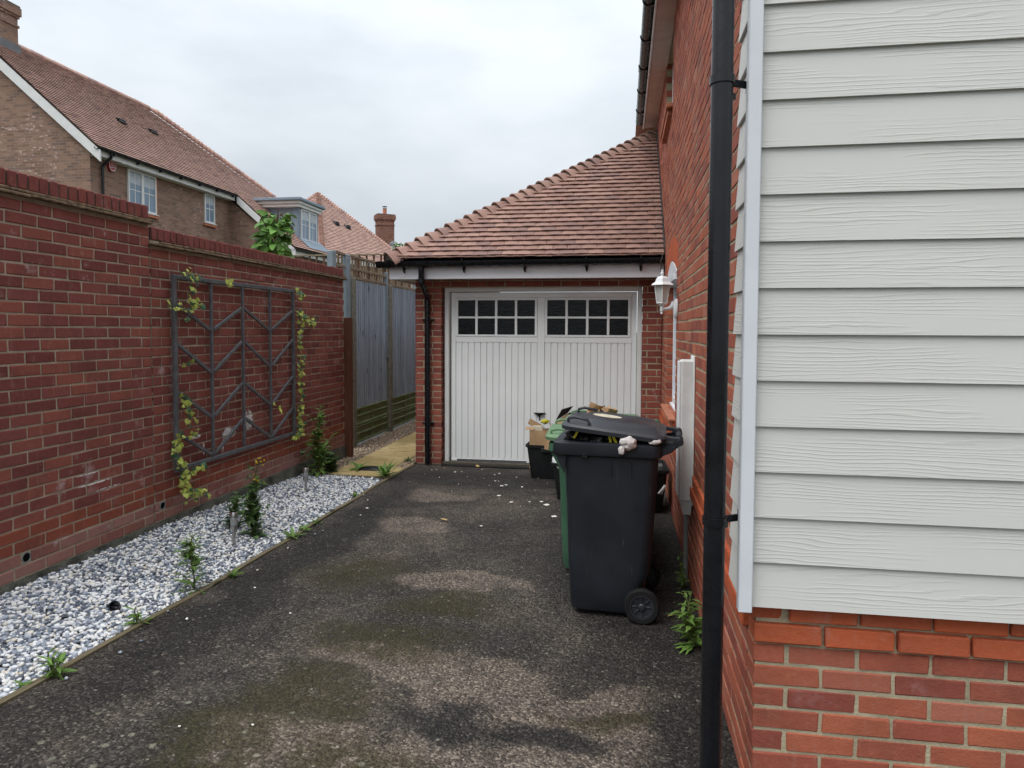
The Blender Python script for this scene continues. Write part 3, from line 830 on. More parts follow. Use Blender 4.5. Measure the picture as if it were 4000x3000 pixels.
# arch over the ground floor window: orange soldier bricks
for i in range(17):
    t_ = i/16; y = WIN[0]-.04+(WIN[1]-WIN[0]+.08)*t_; zz = 2.17+.13*sin(pi*t_)
    b = MB(); b.cbox(XH-.004, XH+.10, y-.0325, y+.0325, zz, zz+.215, .004); b.build('arch_brick', MT['brick_plinth'], house)
# window in the side wall
wn_ = MB(); x = XH+.06
wf = MB(); wf.cbox(x, x+.07, WIN[0]+.002, WIN[0]+.06, WIN[2]+.02, 2.14, .005); wf.cbox(x, x+.07, WIN[1]-.06, WIN[1]-.002, WIN[2]+.02, 2.14, .005)
wf.cbox(x, x+.07, WIN[0]+.062, WIN[1]-.062, WIN[2]+.02, WIN[2]+.085, .005); wf.cbox(x, x+.07, WIN[0]+.062, WIN[1]-.062, 2.075, 2.14, .005)
wf.cbox(x+.004, x+.066, 6.62, 6.69, WIN[2]+.087, 2.073, .005); wf.cbox(x-.025, x+.02, WIN[0]+.01, WIN[1]-.01, WIN[2]-.005, WIN[2]+.018, .004)
wo = wf.build('window', MT['white_upvc'], house)
for y0, y1 in ((WIN[0]+.062, 6.618), (6.692, WIN[1]-.062)):
    b = MB(); b.box(x+.028, x+.036, y0, y1, WIN[2]+.087, 2.073); b.build('pane', MT['pane_far'], wo)
b = MB(); b.cbox(x+.10, x+.16, WIN[0], WIN[1], WIN[2], 2.3, .002); b.build('room_dark', MT['dark'], wo)
# white arched head panel
b = MB(); A = []
for k in range(13):
    t_ = k/12; y = WIN[0]+.01+(WIN[1]-WIN[0]-.02)*t_; A.append([Vector((XH-.008, y, 2.145)), Vector((XH+.05, y, 2.145)), Vector((XH+.05, y, 2.165+.125*sin(pi*t_))), Vector((XH-.008, y, 2.165+.125*sin(pi*t_)))])
b.loft(A); b.build('arch_panel', MT['white_upvc'], wo, smooth=40)
b = MB(); b.cbox(XH-.02, XH+.06, WIN[0]+.02, WIN[1]-.02, 2.085, 2.135, .004); b.build('head_drip', MT['white_upvc'], wo)
for k in range(8):
    y0 = WIN[0]-.02+k*.158; b = MB(); b.cbox(XH-.055, XH+.062, y0, y0+.153, .862, .884, .004, mat=None); b.build('sill_tile', MT['terracotta'], house)
b = MB(); b.cbox(XH-.012, XH+.05, WIN[0], WIN[1], .815, .860, .004); b.build('sill_bed', MT['brick_plinth'], house)
# upper window
uf = MB(); uf.cbox(XH+.065, XH+.125, UWIN[0]+.002, UWIN[0]+.06, 3.86, 4.6, .005); uf.cbox(XH+.065, XH+.125, UWIN[1]-.06, UWIN[1], 3.86, 4.6, .005); uf.cbox(XH+.065, XH+.125, UWIN[0]+.06, UWIN[1]-.06, 3.86, 3.93, .005)
uo = uf.build('window', MT['white_upvc'], house); b = MB(); b.box(XH+.09, XH+.10, UWIN[0]+.06, UWIN[1]-.06, 3.93, 4.6); b.build('pane', MT['pane_far'], uo)
b = MB(); b.cbox(XH-.06, XH+.02, UWIN[0]-.03, UWIN[1], 3.80, 3.84, .004); b.cbox(XH-.045, XH+.01, UWIN[0]+.05, UWIN[1], 3.745, 3.798, .004); b.build('sill_tile', MT['terracotta'], house)
# eaves
b = MB(); b.cbox(.275, XH+.01, 2.0, 10.35, 4.60, 4.615, .003); b.build('soffit', MT['soffit'], house)
b = MB(); b.cbox(.255, .273, 2.0, 10.35, 4.585, 4.78, .003); b.build('fascia', MT['fascia'], house)
def half_gutter(p0, p1, r, name, parent, mat, up=(0, 0, 1)):
    p0, p1 = Vector(p0), Vector(p1); d = (p1-p0).normalized(); sd_ = d.cross(Vector((0, 0, 1))).normalized()
    R0 = []; 
    for p in (p0, p1):
        ring = [p + sd_*(r*cos(a)) + Vector((0, 0, r*sin(a))) for a in [pi+pi*k/12 for k in range(13)]]
        ring += [p + sd_*((r-.004)*cos(a)) + Vector((0, 0, (r-.004)*sin(a))) for a in [2*pi-pi*k/12 for k in range(13)]]
        R0.append(ring)
    b_ = MB(); b_.loft(R0); return b_.build(name, mat, parent, smooth=40)
hg = half_gutter((.205, 2.0, 4.70), (.205, 10.4, 4.70), .054, 'gutter', house, MT['black_plastic'])
for y in np.arange(2.6, 10.4, .8):
    b = MB(); b.tube([(.205+.058*cos(a), y, 4.70+.058*sin(a)) for a in [pi-.15+ (pi+.3)*k/10 for k in range(11)]], .007, 6); b.cbox(.200, .255, y-.02, y+.02, 4.64, 4.66, .003); b.build('gutter_bracket', MT['black_plastic'], hg)
for y in (4.2, 8.2):
    half_gutter((.205, y, 4.70), (.205, y+.16, 4.70), .060, 'gutter_union', hg, MT['black_plastic'])
b = MB(); b.add([(.16, 2.0, 4.76), (3.5, 2.0, 7.6), (3.5, 13, 7.6), (.16, 13, 4.76), (.16, 2.0, 4.70), (3.5, 2.0, 7.5), (3.5, 13, 7.5), (.16, 13, 4.70)], [(0, 1, 2, 3), (7, 6, 5, 4), (0, 4, 5, 1), (3, 2, 6, 7), (0, 3, 7, 4), (1, 5, 6, 2)]); b.build('roof', MT['tile_far'], house)
# weatherboards: front and short return
for n in range(26):
    z = .735+.1497*n
    b = MB(); b.add([(.430, 2.326, z), (4.5, 2.326, z), (4.5, 2.340, z+.178), (.430, 2.340, z+.178), (.430, 2.336, z), (4.5, 2.336, z), (4.5, 2.350, z+.178), (.430, 2.350, z+.178)],
                    [(0, 1, 2, 3), (7, 6, 5, 4), (0, 4, 5, 1), (3, 2, 6, 7), (0, 3, 7, 4), (1, 5, 6, 2)]); b.build('weatherboard', MT['weatherboard'], house)
    b = MB(); b.add([(.400, 2.346, z), (.400, 2.625, z), (.414, 2.625, z+.178), (.414, 2.346, z+.178), (.410, 2.346, z), (.410, 2.625, z), (.424, 2.625, z+.178), (.424, 2.346, z+.178)],
                    [(3, 2, 1, 0), (4, 5, 6, 7), (1, 5, 4, 0), (7, 6, 2, 3), (4, 7, 3, 0), (2, 6, 5, 1)]); b.build('weatherboard', MT['weatherboard'], house)
b = MB(); b.box(.425, 4.5, 2.352, YC+.03, .80, 4.6); b.box(.426, XH+.02, YC+.031, 2.62, .80, 4.6); b.build('batten_backing', MT['dark'], house)
b = MB(); b.cbox(.384, .427, 2.300, 2.318, .722, 4.6, .003); b.cbox(.384, .398, 2.3185, 2.345, .722, 4.6, .003); b.build('corner_trim', MT['trim'], house)
# downpipe beside the corner
PX, PY = .305, 2.315
b = MB(); b.tube([(PX, PY, -.02), (PX, PY, 4.6)], .0345, 24); dp = b.build('downpipe', MT['black_plastic'], house, smooth=40)
for z in (1.02, 2.445):
    b = MB(); M_ = Matrix.Translation((PX, PY, z-.013)); b.lathe([(.036, 0), (.0395, 0), (.0395, .026), (.036, .026)], 24, M_, cap=False)
    b.bar((PX+.030, PY+.022, z), (.395, 2.372, z), .008, .024); b.cbox(.390, .399, 2.350, 2.395, z-.02, z+.02, .002); b.bar((PX+.02, PY+.032, z-.03), (PX+.05, PY+.075, z-.03), .012, .022); b.build('pipe_clip', MT['black_plastic'], dp, smooth=40)

# ================================================================== GARAGE
YG = 8.17; GX0 = -2.526; DX0, DX1, DZ = -2.192, .222, 2.160
gar = thing('garage', 'attached brick garage with tiled hipped roof and white door', 'garage')
b = MB(); OP = [(DX0-.008, DX1+.008, -.3, DZ+.004)]
core(b, 'x', YG, -1, .215, GX0+.02, XH-.008, -.3, 2.36, OP)
core(b, 'y', GX0, -1, .215, YG+.22, 13.4, -.3, 2.36, [])
b.build('wall_core', MT['mortar'], gar)
sp = [(b0, b1, z, 'x', YG, -1, MT['brick_garage'], 0) for (b0, b1, z, k) in run(GX0, XH-.003, -.014, 32, 1, [(DX0, DX1, -.3, DZ)], .03)]
sp += [(b0, b1, z, 'y', GX0, -1, MT['brick_garage'], 0) for (b0, b1, z, k) in run(YG+.1125, 13.4, -.014, 32, 0)]
# reveals: header bricks seen beside the frame
for k in range(29):
    z = -.014+.075*k
    sp.append((YG+.112, YG+.19, z, 'y', DX0, 1, MT['brick_garage'], 0))
lay(gar, sp, 300)
b = MB(); b.cbox(DX0-.02, DX1+.02, 8.20, 8.5, -.2, .012, .004); b.build('threshold', MT['conc_dark2'] if 'conc_dark2' in MT else MT['bed'], gar)
# door
YD = 8.29
fr = MB(); fr.cbox(-2.172, -2.120, YD-.05, YD+.05, .010, 2.170, .004); fr.cbox(.168, .221, YD-.05, YD+.05, .010, 2.170, .004); fr.cbox(-2.1195, .1675, YD-.05, YD+.05, 2.111, 2.170, .004)
fr.build('door_frame', MT['frame_cream'], gar)
b = MB(); b.cbox(-2.225, .235, YD-.10, YD-.052, 2.168, 2.182, .003); b.build('door_drip', MT['frame_cream'], gar)
LX0, LX1, LZ0, LZ1 = -2.098, .160, .030, 2.104
leaf = MB(); leaf.box(LX0, LX1, YD+.012, YD+.03, LZ0, LZ1)
leaf.cbox(LX0+.0005, LX0+.055, YD-.006, YD+.0115, LZ0, LZ1, .003)      # stiles
leaf.cbox(LX1-.055, LX1-.0005, YD-.006, YD+.0115, LZ0, LZ1, .003)
leaf.cbox(LX0+.056, LX1-.056, YD-.0055, YD+.0115, 2.038, LZ1-.0005, .003)
leaf.cbox(-1.024, -.938, YD-.0057, YD+.0115, LZ0+.001, 2.037, .003)
leaf.cbox(LX0+.056, -1.0245, YD-.0053, YD+.0115, 1.492, 1.560, .003); leaf.cbox(-.9375, LX1-.056, YD-.0053, YD+.0115, 1.492, 1.560, .003)
door = leaf.build('garage_door', MT['door'], gar)
def ribs(x0, x1):
    x = x0; n = 13; wv = (x1-x0)/n; b_ = None
    for i in range(n):
        a = x0+i*wv; bb = MB(); bb.cbox(a+.009, a+wv-.0035, YD-.002, YD+.0118, .05, 1.4915, .0035); bb.build('door_panel', MT['door'], door)
ribs(LX0+.057, -1.0245); ribs(-.9375, LX1-.057)
b = MB(); b.cbox(LX0+.002, LX1-.002, YD-.012, YD+.0110, .016, .046, .003); b.build('bottom_rail', MT['door'], door)
b = MB(); b.cbox(LX0+.075, -1.15, YD-.016, YD-.0125, .010, .042, .002); b.build('bottom_seal', MT['iron'], door)
for (x0, x1) in ((-2.041, -1.0265), (-.935, .089)):
    f_ = MB(); y0, y1 = YD-.012, YD-.0062
    f_.cbox(x0, x0+.030, y0, YD+.0115, 1.562, 2.036, .003); f_.cbox(x1-.030, x1, y0, YD+.0115, 1.562, 2.036, .003)
    f_.cbox(x0+.0302, x1-.0302, y0, YD+.0115, 1.562, 1.587, .003); f_.cbox(x0+.0302, x1-.0302, y0, YD+.0115, 2.008, 2.036, .003)
    wd = (x1-x0-.06); pw = (wd-3*.030)/4
    for k in range(1, 4):
        a = x0+.03+k*pw+(k-1)*.03; f_.cbox(a, a+.03, y0+.0012, YD+.0112, 1.5875, 2.0075, .003)
    f_.cbox(x0+.0305, x1-.0305, y0+.0018, YD+.0110, 1.785, 1.810, .003)
    wdo = f_.build('door_window', MT['door'], door)
    for k in range(4):
        a = x0+.03+k*(pw+.03)
        for z0, z1 in ((1.5878, 1.7848), (1.8102, 2.0072)):
            b = MB(); b.box(a+.0005, a+pw-.0005, YD+.004, YD+.0108, z0, z1); b.build('pane', MT['pane'], wdo)
b = MB(); A = []
for k in range(9):
    t_ = k/8; x = -1.065+.150*t_; h = .024*sin(pi*t_)+.004; A.append([Vector((x, YD-.005, .640)), Vector((x, YD-.005-h*1.9, .640)), Vector((x, YD-.005-h*1.6, .640-h)), Vector((x, YD-.005, .640-h*1.2))])
b.loft(A); b.lathe([(.012, 0), (.012, .008)], 12, Matrix.Translation((-.992, YD-.0025, .597)) @ Matrix.Rotation(pi/2, 4, 'X')); b.cbox(-.998, -.984, YD-.012, YD-.003, .545, .585, .002); b.build('door_handle', MT['black_plastic'], door, smooth=50)
# drain along the threshold
dr = thing('channel_drain', 'black slotted channel drain in front of garage door', 'drain')
b = MB(); b.box(-2.18, .2, 8.055, 8.165, -.08, -.0105); b.build('dark_channel_fill', MT['dark'], dr)  # near-black block stands in for the shaded hollow under the bars
for k in range(110):
    x = -2.17+.0215*k; b = MB(); b.cbox(x, x+.011, 8.057, 8.163, -.018, -.006, .001)
    if k == 0: gm = b.mesh('grating_bar', MT['drain'])
    place('grating_bar', gm, dr, (.0215*k, 0, 0))
b = MB(); b.box(-2.18, .2, 8.100, 8.116, -.014, -.0048); b.build('grating_rail', MT['drain'], dr)
# fascia, soffit, gutter
FY = 7.86
b = MB(); b.cbox(-2.748, XH-.004, FY, FY+.02, 2.240, 2.405, .003); b.cbox(-2.748, -2.728, FY+.021, 13.4, 2.240, 2.405, .003); b.build('fascia', MT['fascia'], gar)
b = MB(); b.cbox(-2.727, XH-.004, FY+.021, YG-.002, 2.255, 2.268, .002); b.cbox(-2.727, GX0-.002, YG-.001, 13.4, 2.255, 2.268, .002); b.build('soffit', MT['white_dirty'], gar)
for x in (-1.80, -.45):
    b = MB(); b.lathe([(.06, 2.247), (.06, 2.2548)], 20, Matrix.Translation((x, 8.0, 0))); b.build('soffit_vent', MT['white_dirty'], gar)
GZ = 2.440
gg = half_gutter((-2.80, FY-.068, GZ-.004), (XH-.006, FY-.068, GZ+.008), .068, 'gutter', gar, MT['black_plastic'])
half_gutter((-2.803, 13.3, GZ), (-2.803, FY-.10, GZ), .066, 'gutter_return', gg, MT['black_plastic'])
half_gutter((-2.42, FY-.068, GZ), (-2.25, FY-.068, GZ), .075, 'gutter_outlet', gg, MT['black_plastic'])
half_gutter((-2.87, FY-.068, GZ), (-2.66, FY-.068, GZ), .074, 'gutter_corner', gg, MT['black_plastic'])
for x in (-2.555, -1.834, -1.117, -.411, .19):
    b = MB(); b.tube([(x, FY-.068+.073*cos(a), GZ+.073*sin(a)) for a in [pi-.3+(pi+.3)*k/10 for k in range(11)]], .008, 6); b.cbox(x-.016, x+.016, FY-.05, FY-.001, 2.345, 2.385, .004); b.tube([(x, FY-.045, 2.38), (x, FY-.04, 2.335), (x, FY-.015, 2.315)], [.014, .014, .01], 8); b.build('gutter_bracket', MT['black_plastic'], gg, smooth=50)
b = MB(); dx = -2.335
b.tube([(dx, FY-.068, 2.38), (dx, FY-.068, 2.235), (dx-.004, FY-.035, 2.19), (dx-.018, YG-.10, 2.06), (dx-.022, YG-.052, 2.02), (dx-.022, YG-.052, 1.95), (dx-.022, YG-.052, .0)], .0345, 18)
gd = b.build('downpipe', MT['black_plastic'], gar, smooth=50)
for z in (1.75, .48):
    b = MB(); b.lathe([(.035, 0), (.040, 0), (.040, .03), (.035, .03)], 18, Matrix.Translation((dx-.022, YG-.052, z)), cap=False); b.cbox(dx-.022-.07, dx-.022+.072, YG-.03, YG-.004, z+.004, z+.026, .003); b.build('pipe_clip', MT['black_plastic'], gd, smooth=50)
for z in (2.19, 1.93):
    b = MB(); b.lathe([(.035, 0), (.0395, 0), (.0395, .05), (.035, .05)], 18, Matrix.Translation((dx-(.0 if z > 2 else .022), FY-.066 if z > 2 else YG-.052, z)), cap=False); b.build('pipe_socket', MT['black_plastic'], gd, smooth=50)

# roof: plain tiles one by one, bonnet hip
EV = Vector((-2.755, 7.79, 2.452)); AP = Vector((XH, 10.14, 4.44)); SL = math.hypot(AP.y-EV.y, AP.z-EV.z)
su = Vector((0, (AP.y-EV.y)/SL, (AP.z-EV.z)/SL)); sn = Vector((0, -su.z, su.y))
b = MB()
b.add([EV, (XH, EV.y, EV.z), AP, EV-Vector((0, 0, .06)), (XH, EV.y, EV.z-.06), AP-Vector((0, 0, .06))], [(0, 1, 2), (5, 4, 3), (0, 3, 4, 1)])
roof = b.build('roof', MT['dark'], gar)
lsl = (AP-EV).normalized()                                    # hip direction
le = Vector((0, 1, 0)); lu = Vector((AP.x-EV.x, 0, AP.z-EV.z)).normalized(); ln_ = Vector((-lu.z, 0, lu.x))
def tile_mesh(wd, var):
    n = 3; v = []; f = []
    rr = random.Random(var*7+int(wd*1000))
    cam_ = .0035
    for j, (s_, off) in enumerate(((0, .056), (.262, .003))):
        for th in (0, .0115):
            for i in range(n+1):
                x = -wd/2+wd*i/n; c_ = cam_*(1-(2*i/n-1)**2)
                v.append((x+rr.uniform(-.0006, .0006), s_+(rr.uniform(-.002, .002)), off+th+c_+rr.uniform(-.0008, .0008)))
    m_ = n+1
    def q(j, t, i): return (j*2+t)*m_+i
    for i in range(n):
        f += [(q(0, 1, i), q(0, 1, i+1), q(1, 1, i+1), q(1, 1, i)), (q(0, 0, i+1), q(0, 0, i), q(1, 0, i), q(1, 0, i+1)), (q(0, 0, i), q(0, 0, i+1), q(0, 1, i+1), q(0, 1, i))]
    f += [(q(0, 0, 0), q(0, 1, 0), q(1, 1, 0), q(1, 0, 0)), (q(0, 0, n), q(1, 0, n), q(1, 1, n), q(0, 1, n))]
    return v, f
TM = []
for k in range(5):
    v, f = tile_mesh(.162, k); bb = MB(); bb.add(v, f); TM.append(bb.mesh('tile', MT['tile']))
BAS = Matrix(((1, 0, 0), (0, su.y, su.z), (0, sn.y, sn.z))).transposed()   # columns x, su, sn
beul = BAS.to_euler()
NR = 31; GAU = SL/NR
tiles = []
for i in range(-1, NR):
    s_ = i*GAU if i >= 0 else -.02
    P0 = EV + su*s_; fr_ = max(0, s_)/SL
    xh = EV.x + (AP.x-EV.x)*(fr_+.03)
    x = XH-.012 - (.0825 if i % 2 else 0)
    if i % 2: tiles.append((XH-.012-.0405, .079, s_, i))
    while x > xh-.02:
        a = max(x-.165, xh-.02)
        wd = x-a-.003
        if wd > .03: tiles.append(((x+a)/2, wd, s_, i))
        x -= .165
rest = MB(); cnt = 0
for (x, wd, s_, i) in tiles:
    p = Vector((x, 0, 0)) + Vector((0, EV.y, EV.z)) + su*(s_+random.uniform(-.0025, .0025)) + sn*(random.uniform(0, .003) - (.012 if i < 0 else 0))
    rz_ = random.uniform(-.010, .010)
    R_ = BAS @ Matrix.Rotation(rz_, 3, 'Z') @ Matrix.Rotation(random.uniform(-.012, .012), 3, 'Y')
    if wd < .155:
        v, f = tile_mesh(wd, cnt); bb = MB(); bb.add(v, f); me = bb.mesh('tile', MT['tile'])
    else: me = TM[cnt % 5]
    if i < 27: place('tile', me, roof, p, R_.to_euler())
    else: rest.add([p + R_ @ v.co for v in me.vertices], [tuple(q.vertices) for q in me.polygons])
    cnt += 1
rest.build('tiling', MT['tile'], roof, kind='stuff')
# hidden left slope
lt = MB(); LS = math.hypot(AP.x-EV.x, AP.z-EV.z)
for i in range(int(LS/.1)):
    s_ = i*.1; y = EV.y+(AP.y-EV.y)*(s_+.08)/LS
    y += .0825*(i % 2)
    while y < 13.4:
        o_ = Vector((EV.x, y, EV.z)) + lu*s_
        vv = [o_+ln_*.03, o_+le*.160+ln_*.03, o_+le*.160+lu*.2+ln_*.008, o_+lu*.2+ln_*.008, o_+ln_*.017, o_+le*.16+ln_*.017]
        lt.add(vv, [(3, 2, 1, 0), (0, 1, 5, 4)]); y += .165
lt.build('tiling', MT['tile'], roof, kind='stuff')
b = MB(); b.add([EV, (EV.x, 13.4, EV.z), (AP.x, 13.4, AP.z), AP], [(0, 1, 2, 3)]); b.build('roof_underlay', MT['dark'], roof)
# bonnet hip tiles
hip = (AP-EV); HL = hip.length; hd = hip.normalized()
hn = (sn+ln_).normalized(); hn = (hn-hd*hn.dot(hd)).normalized(); hs = hd.cross(hn).normalized()
# directions from the hip down each slope, square to the hip
df = sn.cross(hd); df = df if df.z < 0 else -df; dl = ln_.cross(hd); dl = dl if dl.z < 0 else -dl
df.normalize(); dl.normalize()
for i in range(NR):
    t0 = HL*(i/NR)+.02; rr = random.uniform(-.004, .004)
    bb = MB(); ringsO = []; ringsI = []
    def sect(t, lift, wdt):
        c = EV + hd*t; pts_ = []
        for k in range(9):
            a = k/8
            if a < .5: q = c + dl*(wdt*(1-2*a)) + ln_*lift*.55
            else: q = c + df*(wdt*(2*a-1)) + sn*lift*.55
            q = q + hn*(lift*.9*sin(pi*a)+.0)
            pts_.append(q)
        # smooth
        for _ in range(2): pts_ = [pts_[0]]+[(pts_[k-1]+pts_[k]*2+pts_[k+1])/4 for k in range(1, 8)]+[pts_[-1]]
        return pts_
    o0 = sect(t0, .092+rr, .185); o1 = sect(t0+.26, .030+rr, .120)
    i0 = [p-hn*.018 for p in o0]; i1 = [p-hn*.015 for p in o1]
    v = o0+o1+i0+i1; f = []
    for k in range(8):
        f += [(k, k+1, 9+k+1, 9+k), (18+k+1, 18+k, 27+k, 27+k+1), (18+k, 18+k+1, k+1, k)]
    f += [(0, 9, 27, 18), (8, 26, 35, 17)]
    bb.add(v, f, 0)
    m0 = [p-hn*.014+hd*.012 for p in o0]; low = [EV+hd*(t0+.012)+dl*(.165*(1-k/4)) if k < 4 else EV+hd*(t0+.012)+df*(.165*(k/4-1)) for k in range(9)]
    bb.add(m0+low, [(k+1, k, 9+k, 9+k+1) for k in range(8)], 1)
    bb.build('hip_tile', [MT['tile'], MT['bed']], roof, smooth=50)
# flashing and cable where the roof meets the house wall
b = MB(); k = 0
for i in range(NR):
    p = Vector((XH-.006, 0, 0))+Vector((0, EV.y, EV.z))+su*(i*GAU); q = p+su*GAU*1.05
    b.add([p+sn*.035, q+sn*.035, q+sn*.035+Vector((0, 0, .11)), p+sn*.035+Vector((0, 0, .11)), p+sn*.035+Vector((-.028, 0, 0)), q+sn*.035+Vector((-.028, 0, 0))], [(0, 1, 2, 3), (4, 5, 1, 0)])
b.build('lead_flashing', MT['lead'], gar)
cp = []
for i in range(60):
    t_ = i/59; s_ = SL*(.985-1.0*t_); x = XH-.05-.05*abs(sin(t_*9+.3))*(1-.3*t_)-.03*sin(t_*23)
    cp.append(Vector((x, EV.y, EV.z))+su*s_+sn*.052)
cp += [Vector((XH-.05, 7.70, 2.40)), Vector((XH-.04, 7.80, 2.30)), Vector((XH-.05, 8.05, 2.24))]
b = MB(); b.tube(cp, .0042, 6); tag(b.build('roof_cable', MT['cable'], smooth=60), 'thin grey cable snaking down garage roof beside the wall', 'cable')

# ================================================================== NEIGHBOUR HOUSES
def tiled(mb, org, along, up, nrm, rows, gauge, span, wd=.165):
    """courses of plain tiles on a plane; span(row, s) -> list of (a0, a1) along the course"""
    for i in range(rows):
        s_ = i*gauge
        for a0, a1 in span(i, s_):
            a = a0 - (wd/2 if i % 2 else 0)
            while a < a1:
                p, q = max(a, a0), min(a+wd-.004, a1)
                if q-p > .02:
                    j = random.uniform(0, .005); o_ = org + up*(s_+random.uniform(-.004, .004))
                    h0 = .052+j; t = gauge*1.5
                    mb.add([o_+along*p+nrm*h0, o_+along*q+nrm*h0, o_+along*q+up*t+nrm*(.006+j*.3), o_+along*p+up*t+nrm*(.006+j*.3), o_+along*p+nrm*(h0-.013), o_+along*q+nrm*(h0-.013)], [(0, 1, 2, 3), (4, 5, 1, 0)])
                a += wd
def far_window(parent, X, y0, y1, z0, z1, cas, sill=True):
    f_ = MB(); t = .055
    f_.cbox(X-.03, X+.03, y0, y0+t, z0, z1, .006); f_.cbox(X-.03, X+.03, y1-t, y1, z0, z1, .006)
    f_.cbox(X-.03, X+.03, y0+t, y1-t, z0, z0+t, .006); f_.cbox(X-.03, X+.03, y0+t, y1-t, z1-t, z1, .006)
    w_ = (y1-y0-t*(cas+1))/cas
    for c in range(1, cas): yy_ = y0+t*c+w_*c; f_.cbox(X-.029, X+.034, yy_-.02, yy_+t+.02, z0+t, z1-t, .006)
    o = f_.build('window', MT['far_white'], parent)
    for c in range(cas):
        a = y0+t+c*(w_+t)+(.02 if c else 0); e = a+w_-(.02 if c < cas-1 else 0)-(.02 if c else 0)
        zm = (z0+z1)/2; ym = (a+e)/2
        for (p, q, u, v) in ((a, ym-.012, z0+t, zm-.012), (ym+.012, e, z0+t, zm-.012), (a, ym-.012, zm+.012, z1-t), (ym+.012, e, zm+.012, z1-t)):
            bb = MB(); bb.box(X-.012, X-.004, p, q, u, v); bb.build('pane', MT['pane_far'], o)
        bb = MB(); bb.box(X-.01, X+.004, ym-.012, ym+.012, z0+t, z1-t); bb.box(X-.0095, X+.0045, a, ym-.0125, zm-.012, zm+.012); bb.box(X-.0095, X+.0045, ym+.0125, e, zm-.012, zm+.012); bb.build('glazing_bar', MT['far_white'], o)
    bb = MB(); bb.box(X-.0035, X-.002, y0+t, y1-t, z0+(z1-z0)*.66, z1-t-.03); bb.build('blind', MT['curtain'], o)
    if sill:
        bb = MB(); bb.cbox(X-.03, X+.07, y0-.03, y1+.05, z0-.03, z0-.004, .005); bb.build('window_sill', MT['far_white'], o)
        bb = MB(); bb.cbox(X-.03, X+.05, y0-.05, y1+.07, z0-.11, z0-.033, .005); bb.build('sill_brick', MT['terracotta'], o)
    return o
XN, YN = -13.8, 16.166
nb = thing('neighbour_house', 'brown brick neighbour house with long tiled roof and dormer, at left', 'house')
b = MB()
b.box(-21.2, XN, YN, 27, -.5, 6.28)
b.add([(-21.2, YN+.001, 6.27), (XN, YN+.001, 6.27), (-17.5, YN+.001, 9.5), (-21.2, YN+.3, 6.27), (XN, YN+.3, 6.27), (-17.5, YN+.3, 9.5)], [(0, 1, 2), (5, 4, 3)])
b.box(XN-.1, -11.58, 22.65, 25.8, -.5, 4.45)
b.add([(XN, 22.651, 4.44), (-11.58, 22.651, 4.44), (XN, 22.651, 6.2), (XN, 22.9, 4.44), (-11.58, 22.9, 4.44), (XN, 22.9, 6.2)], [(0, 1, 2), (5, 4, 3)])
b.build('wall', MT['far_brick'], nb)
up_n = Vector((-4.0, 0, 3.465)).normalized(); nr_n = Vector((up_n.z, 0, -up_n.x)); al = Vector((0, 1, 0))
ORG = Vector((-13.46, 0, 6.335)); SLn = math.hypot(4.04, 3.5)
def hipY(s_): x = ORG.x+up_n.x*s_; return 23.36+(x+17.48)*.967
rf = MB()
tiled(rf, ORG, al, up_n, nr_n, int(SLn/.13), .13, lambda i, s_: [(16.02, hipY(s_+.06))])
ro = rf.build('roof', MT['tile_far'], nb)
rf = MB(); C_ = ORG - up_n*2.82
tiled(rf, C_, al, up_n, nr_n, 22, .13, lambda i, s_: [(22.52, 25.9)])
rf.build('tiling', MT['tile_far'], ro, kind='stuff')
b = MB(); P = [ORG+Vector((0, 16.05, 0)), ORG+Vector((0, 27.2, 0)), Vector((-17.5, 23.36, 9.80)), Vector((-17.5, 16.05, 9.80))]
P = [p-nr_n*.03 for p in P]; b.add(P, [(0, 1, 2, 3)]); P2 = [C_+Vector((0, 22.55, 0)), C_+Vector((0, 25.88, 0)), ORG+Vector((0, 25.88, 0)), ORG+Vector((0, 22.55, 0))]; b.add([p-nr_n*.03 for p in P2], [(0, 1, 2, 3)])
b.add([(-17.5, 16.05, 9.77), (-17.5, 23.36, 9.77), (-21.5, 27.2, 6.3), (-21.5, 16.05, 6.3)], [(0, 1, 2, 3)]); b.add([(-17.5, 23.36, 9.77), (-13.46, 27.2, 6.3), (-21.5, 27.2, 6.3)], [(0, 1, 2)])
b.build('underlay', MT['bed'], ro)
for k in range(17):
    y = 16.05+.432*k; bb = MB(); bb.tube([(-17.5, y, 9.80), (-17.5, y+.43, 9.80)], .12+.004*(k % 2), 10); bb.build('ridge_tile', MT['tile_far'], ro, smooth=50)
for k in range(40):
    s_ = SLn-.1-.13*k; 
    if s_ < .1: break
    p = ORG+up_n*s_+Vector((0, hipY(s_), 0))+nr_n*.03; q = ORG+up_n*(s_-.22)+Vector((0, hipY(s_-.22), 0))+nr_n*.08
    bb = MB(); bb.tube([p, q], [.06, .10], 8); bb.build('hip_tile', MT['tile_far'], ro, smooth=50)
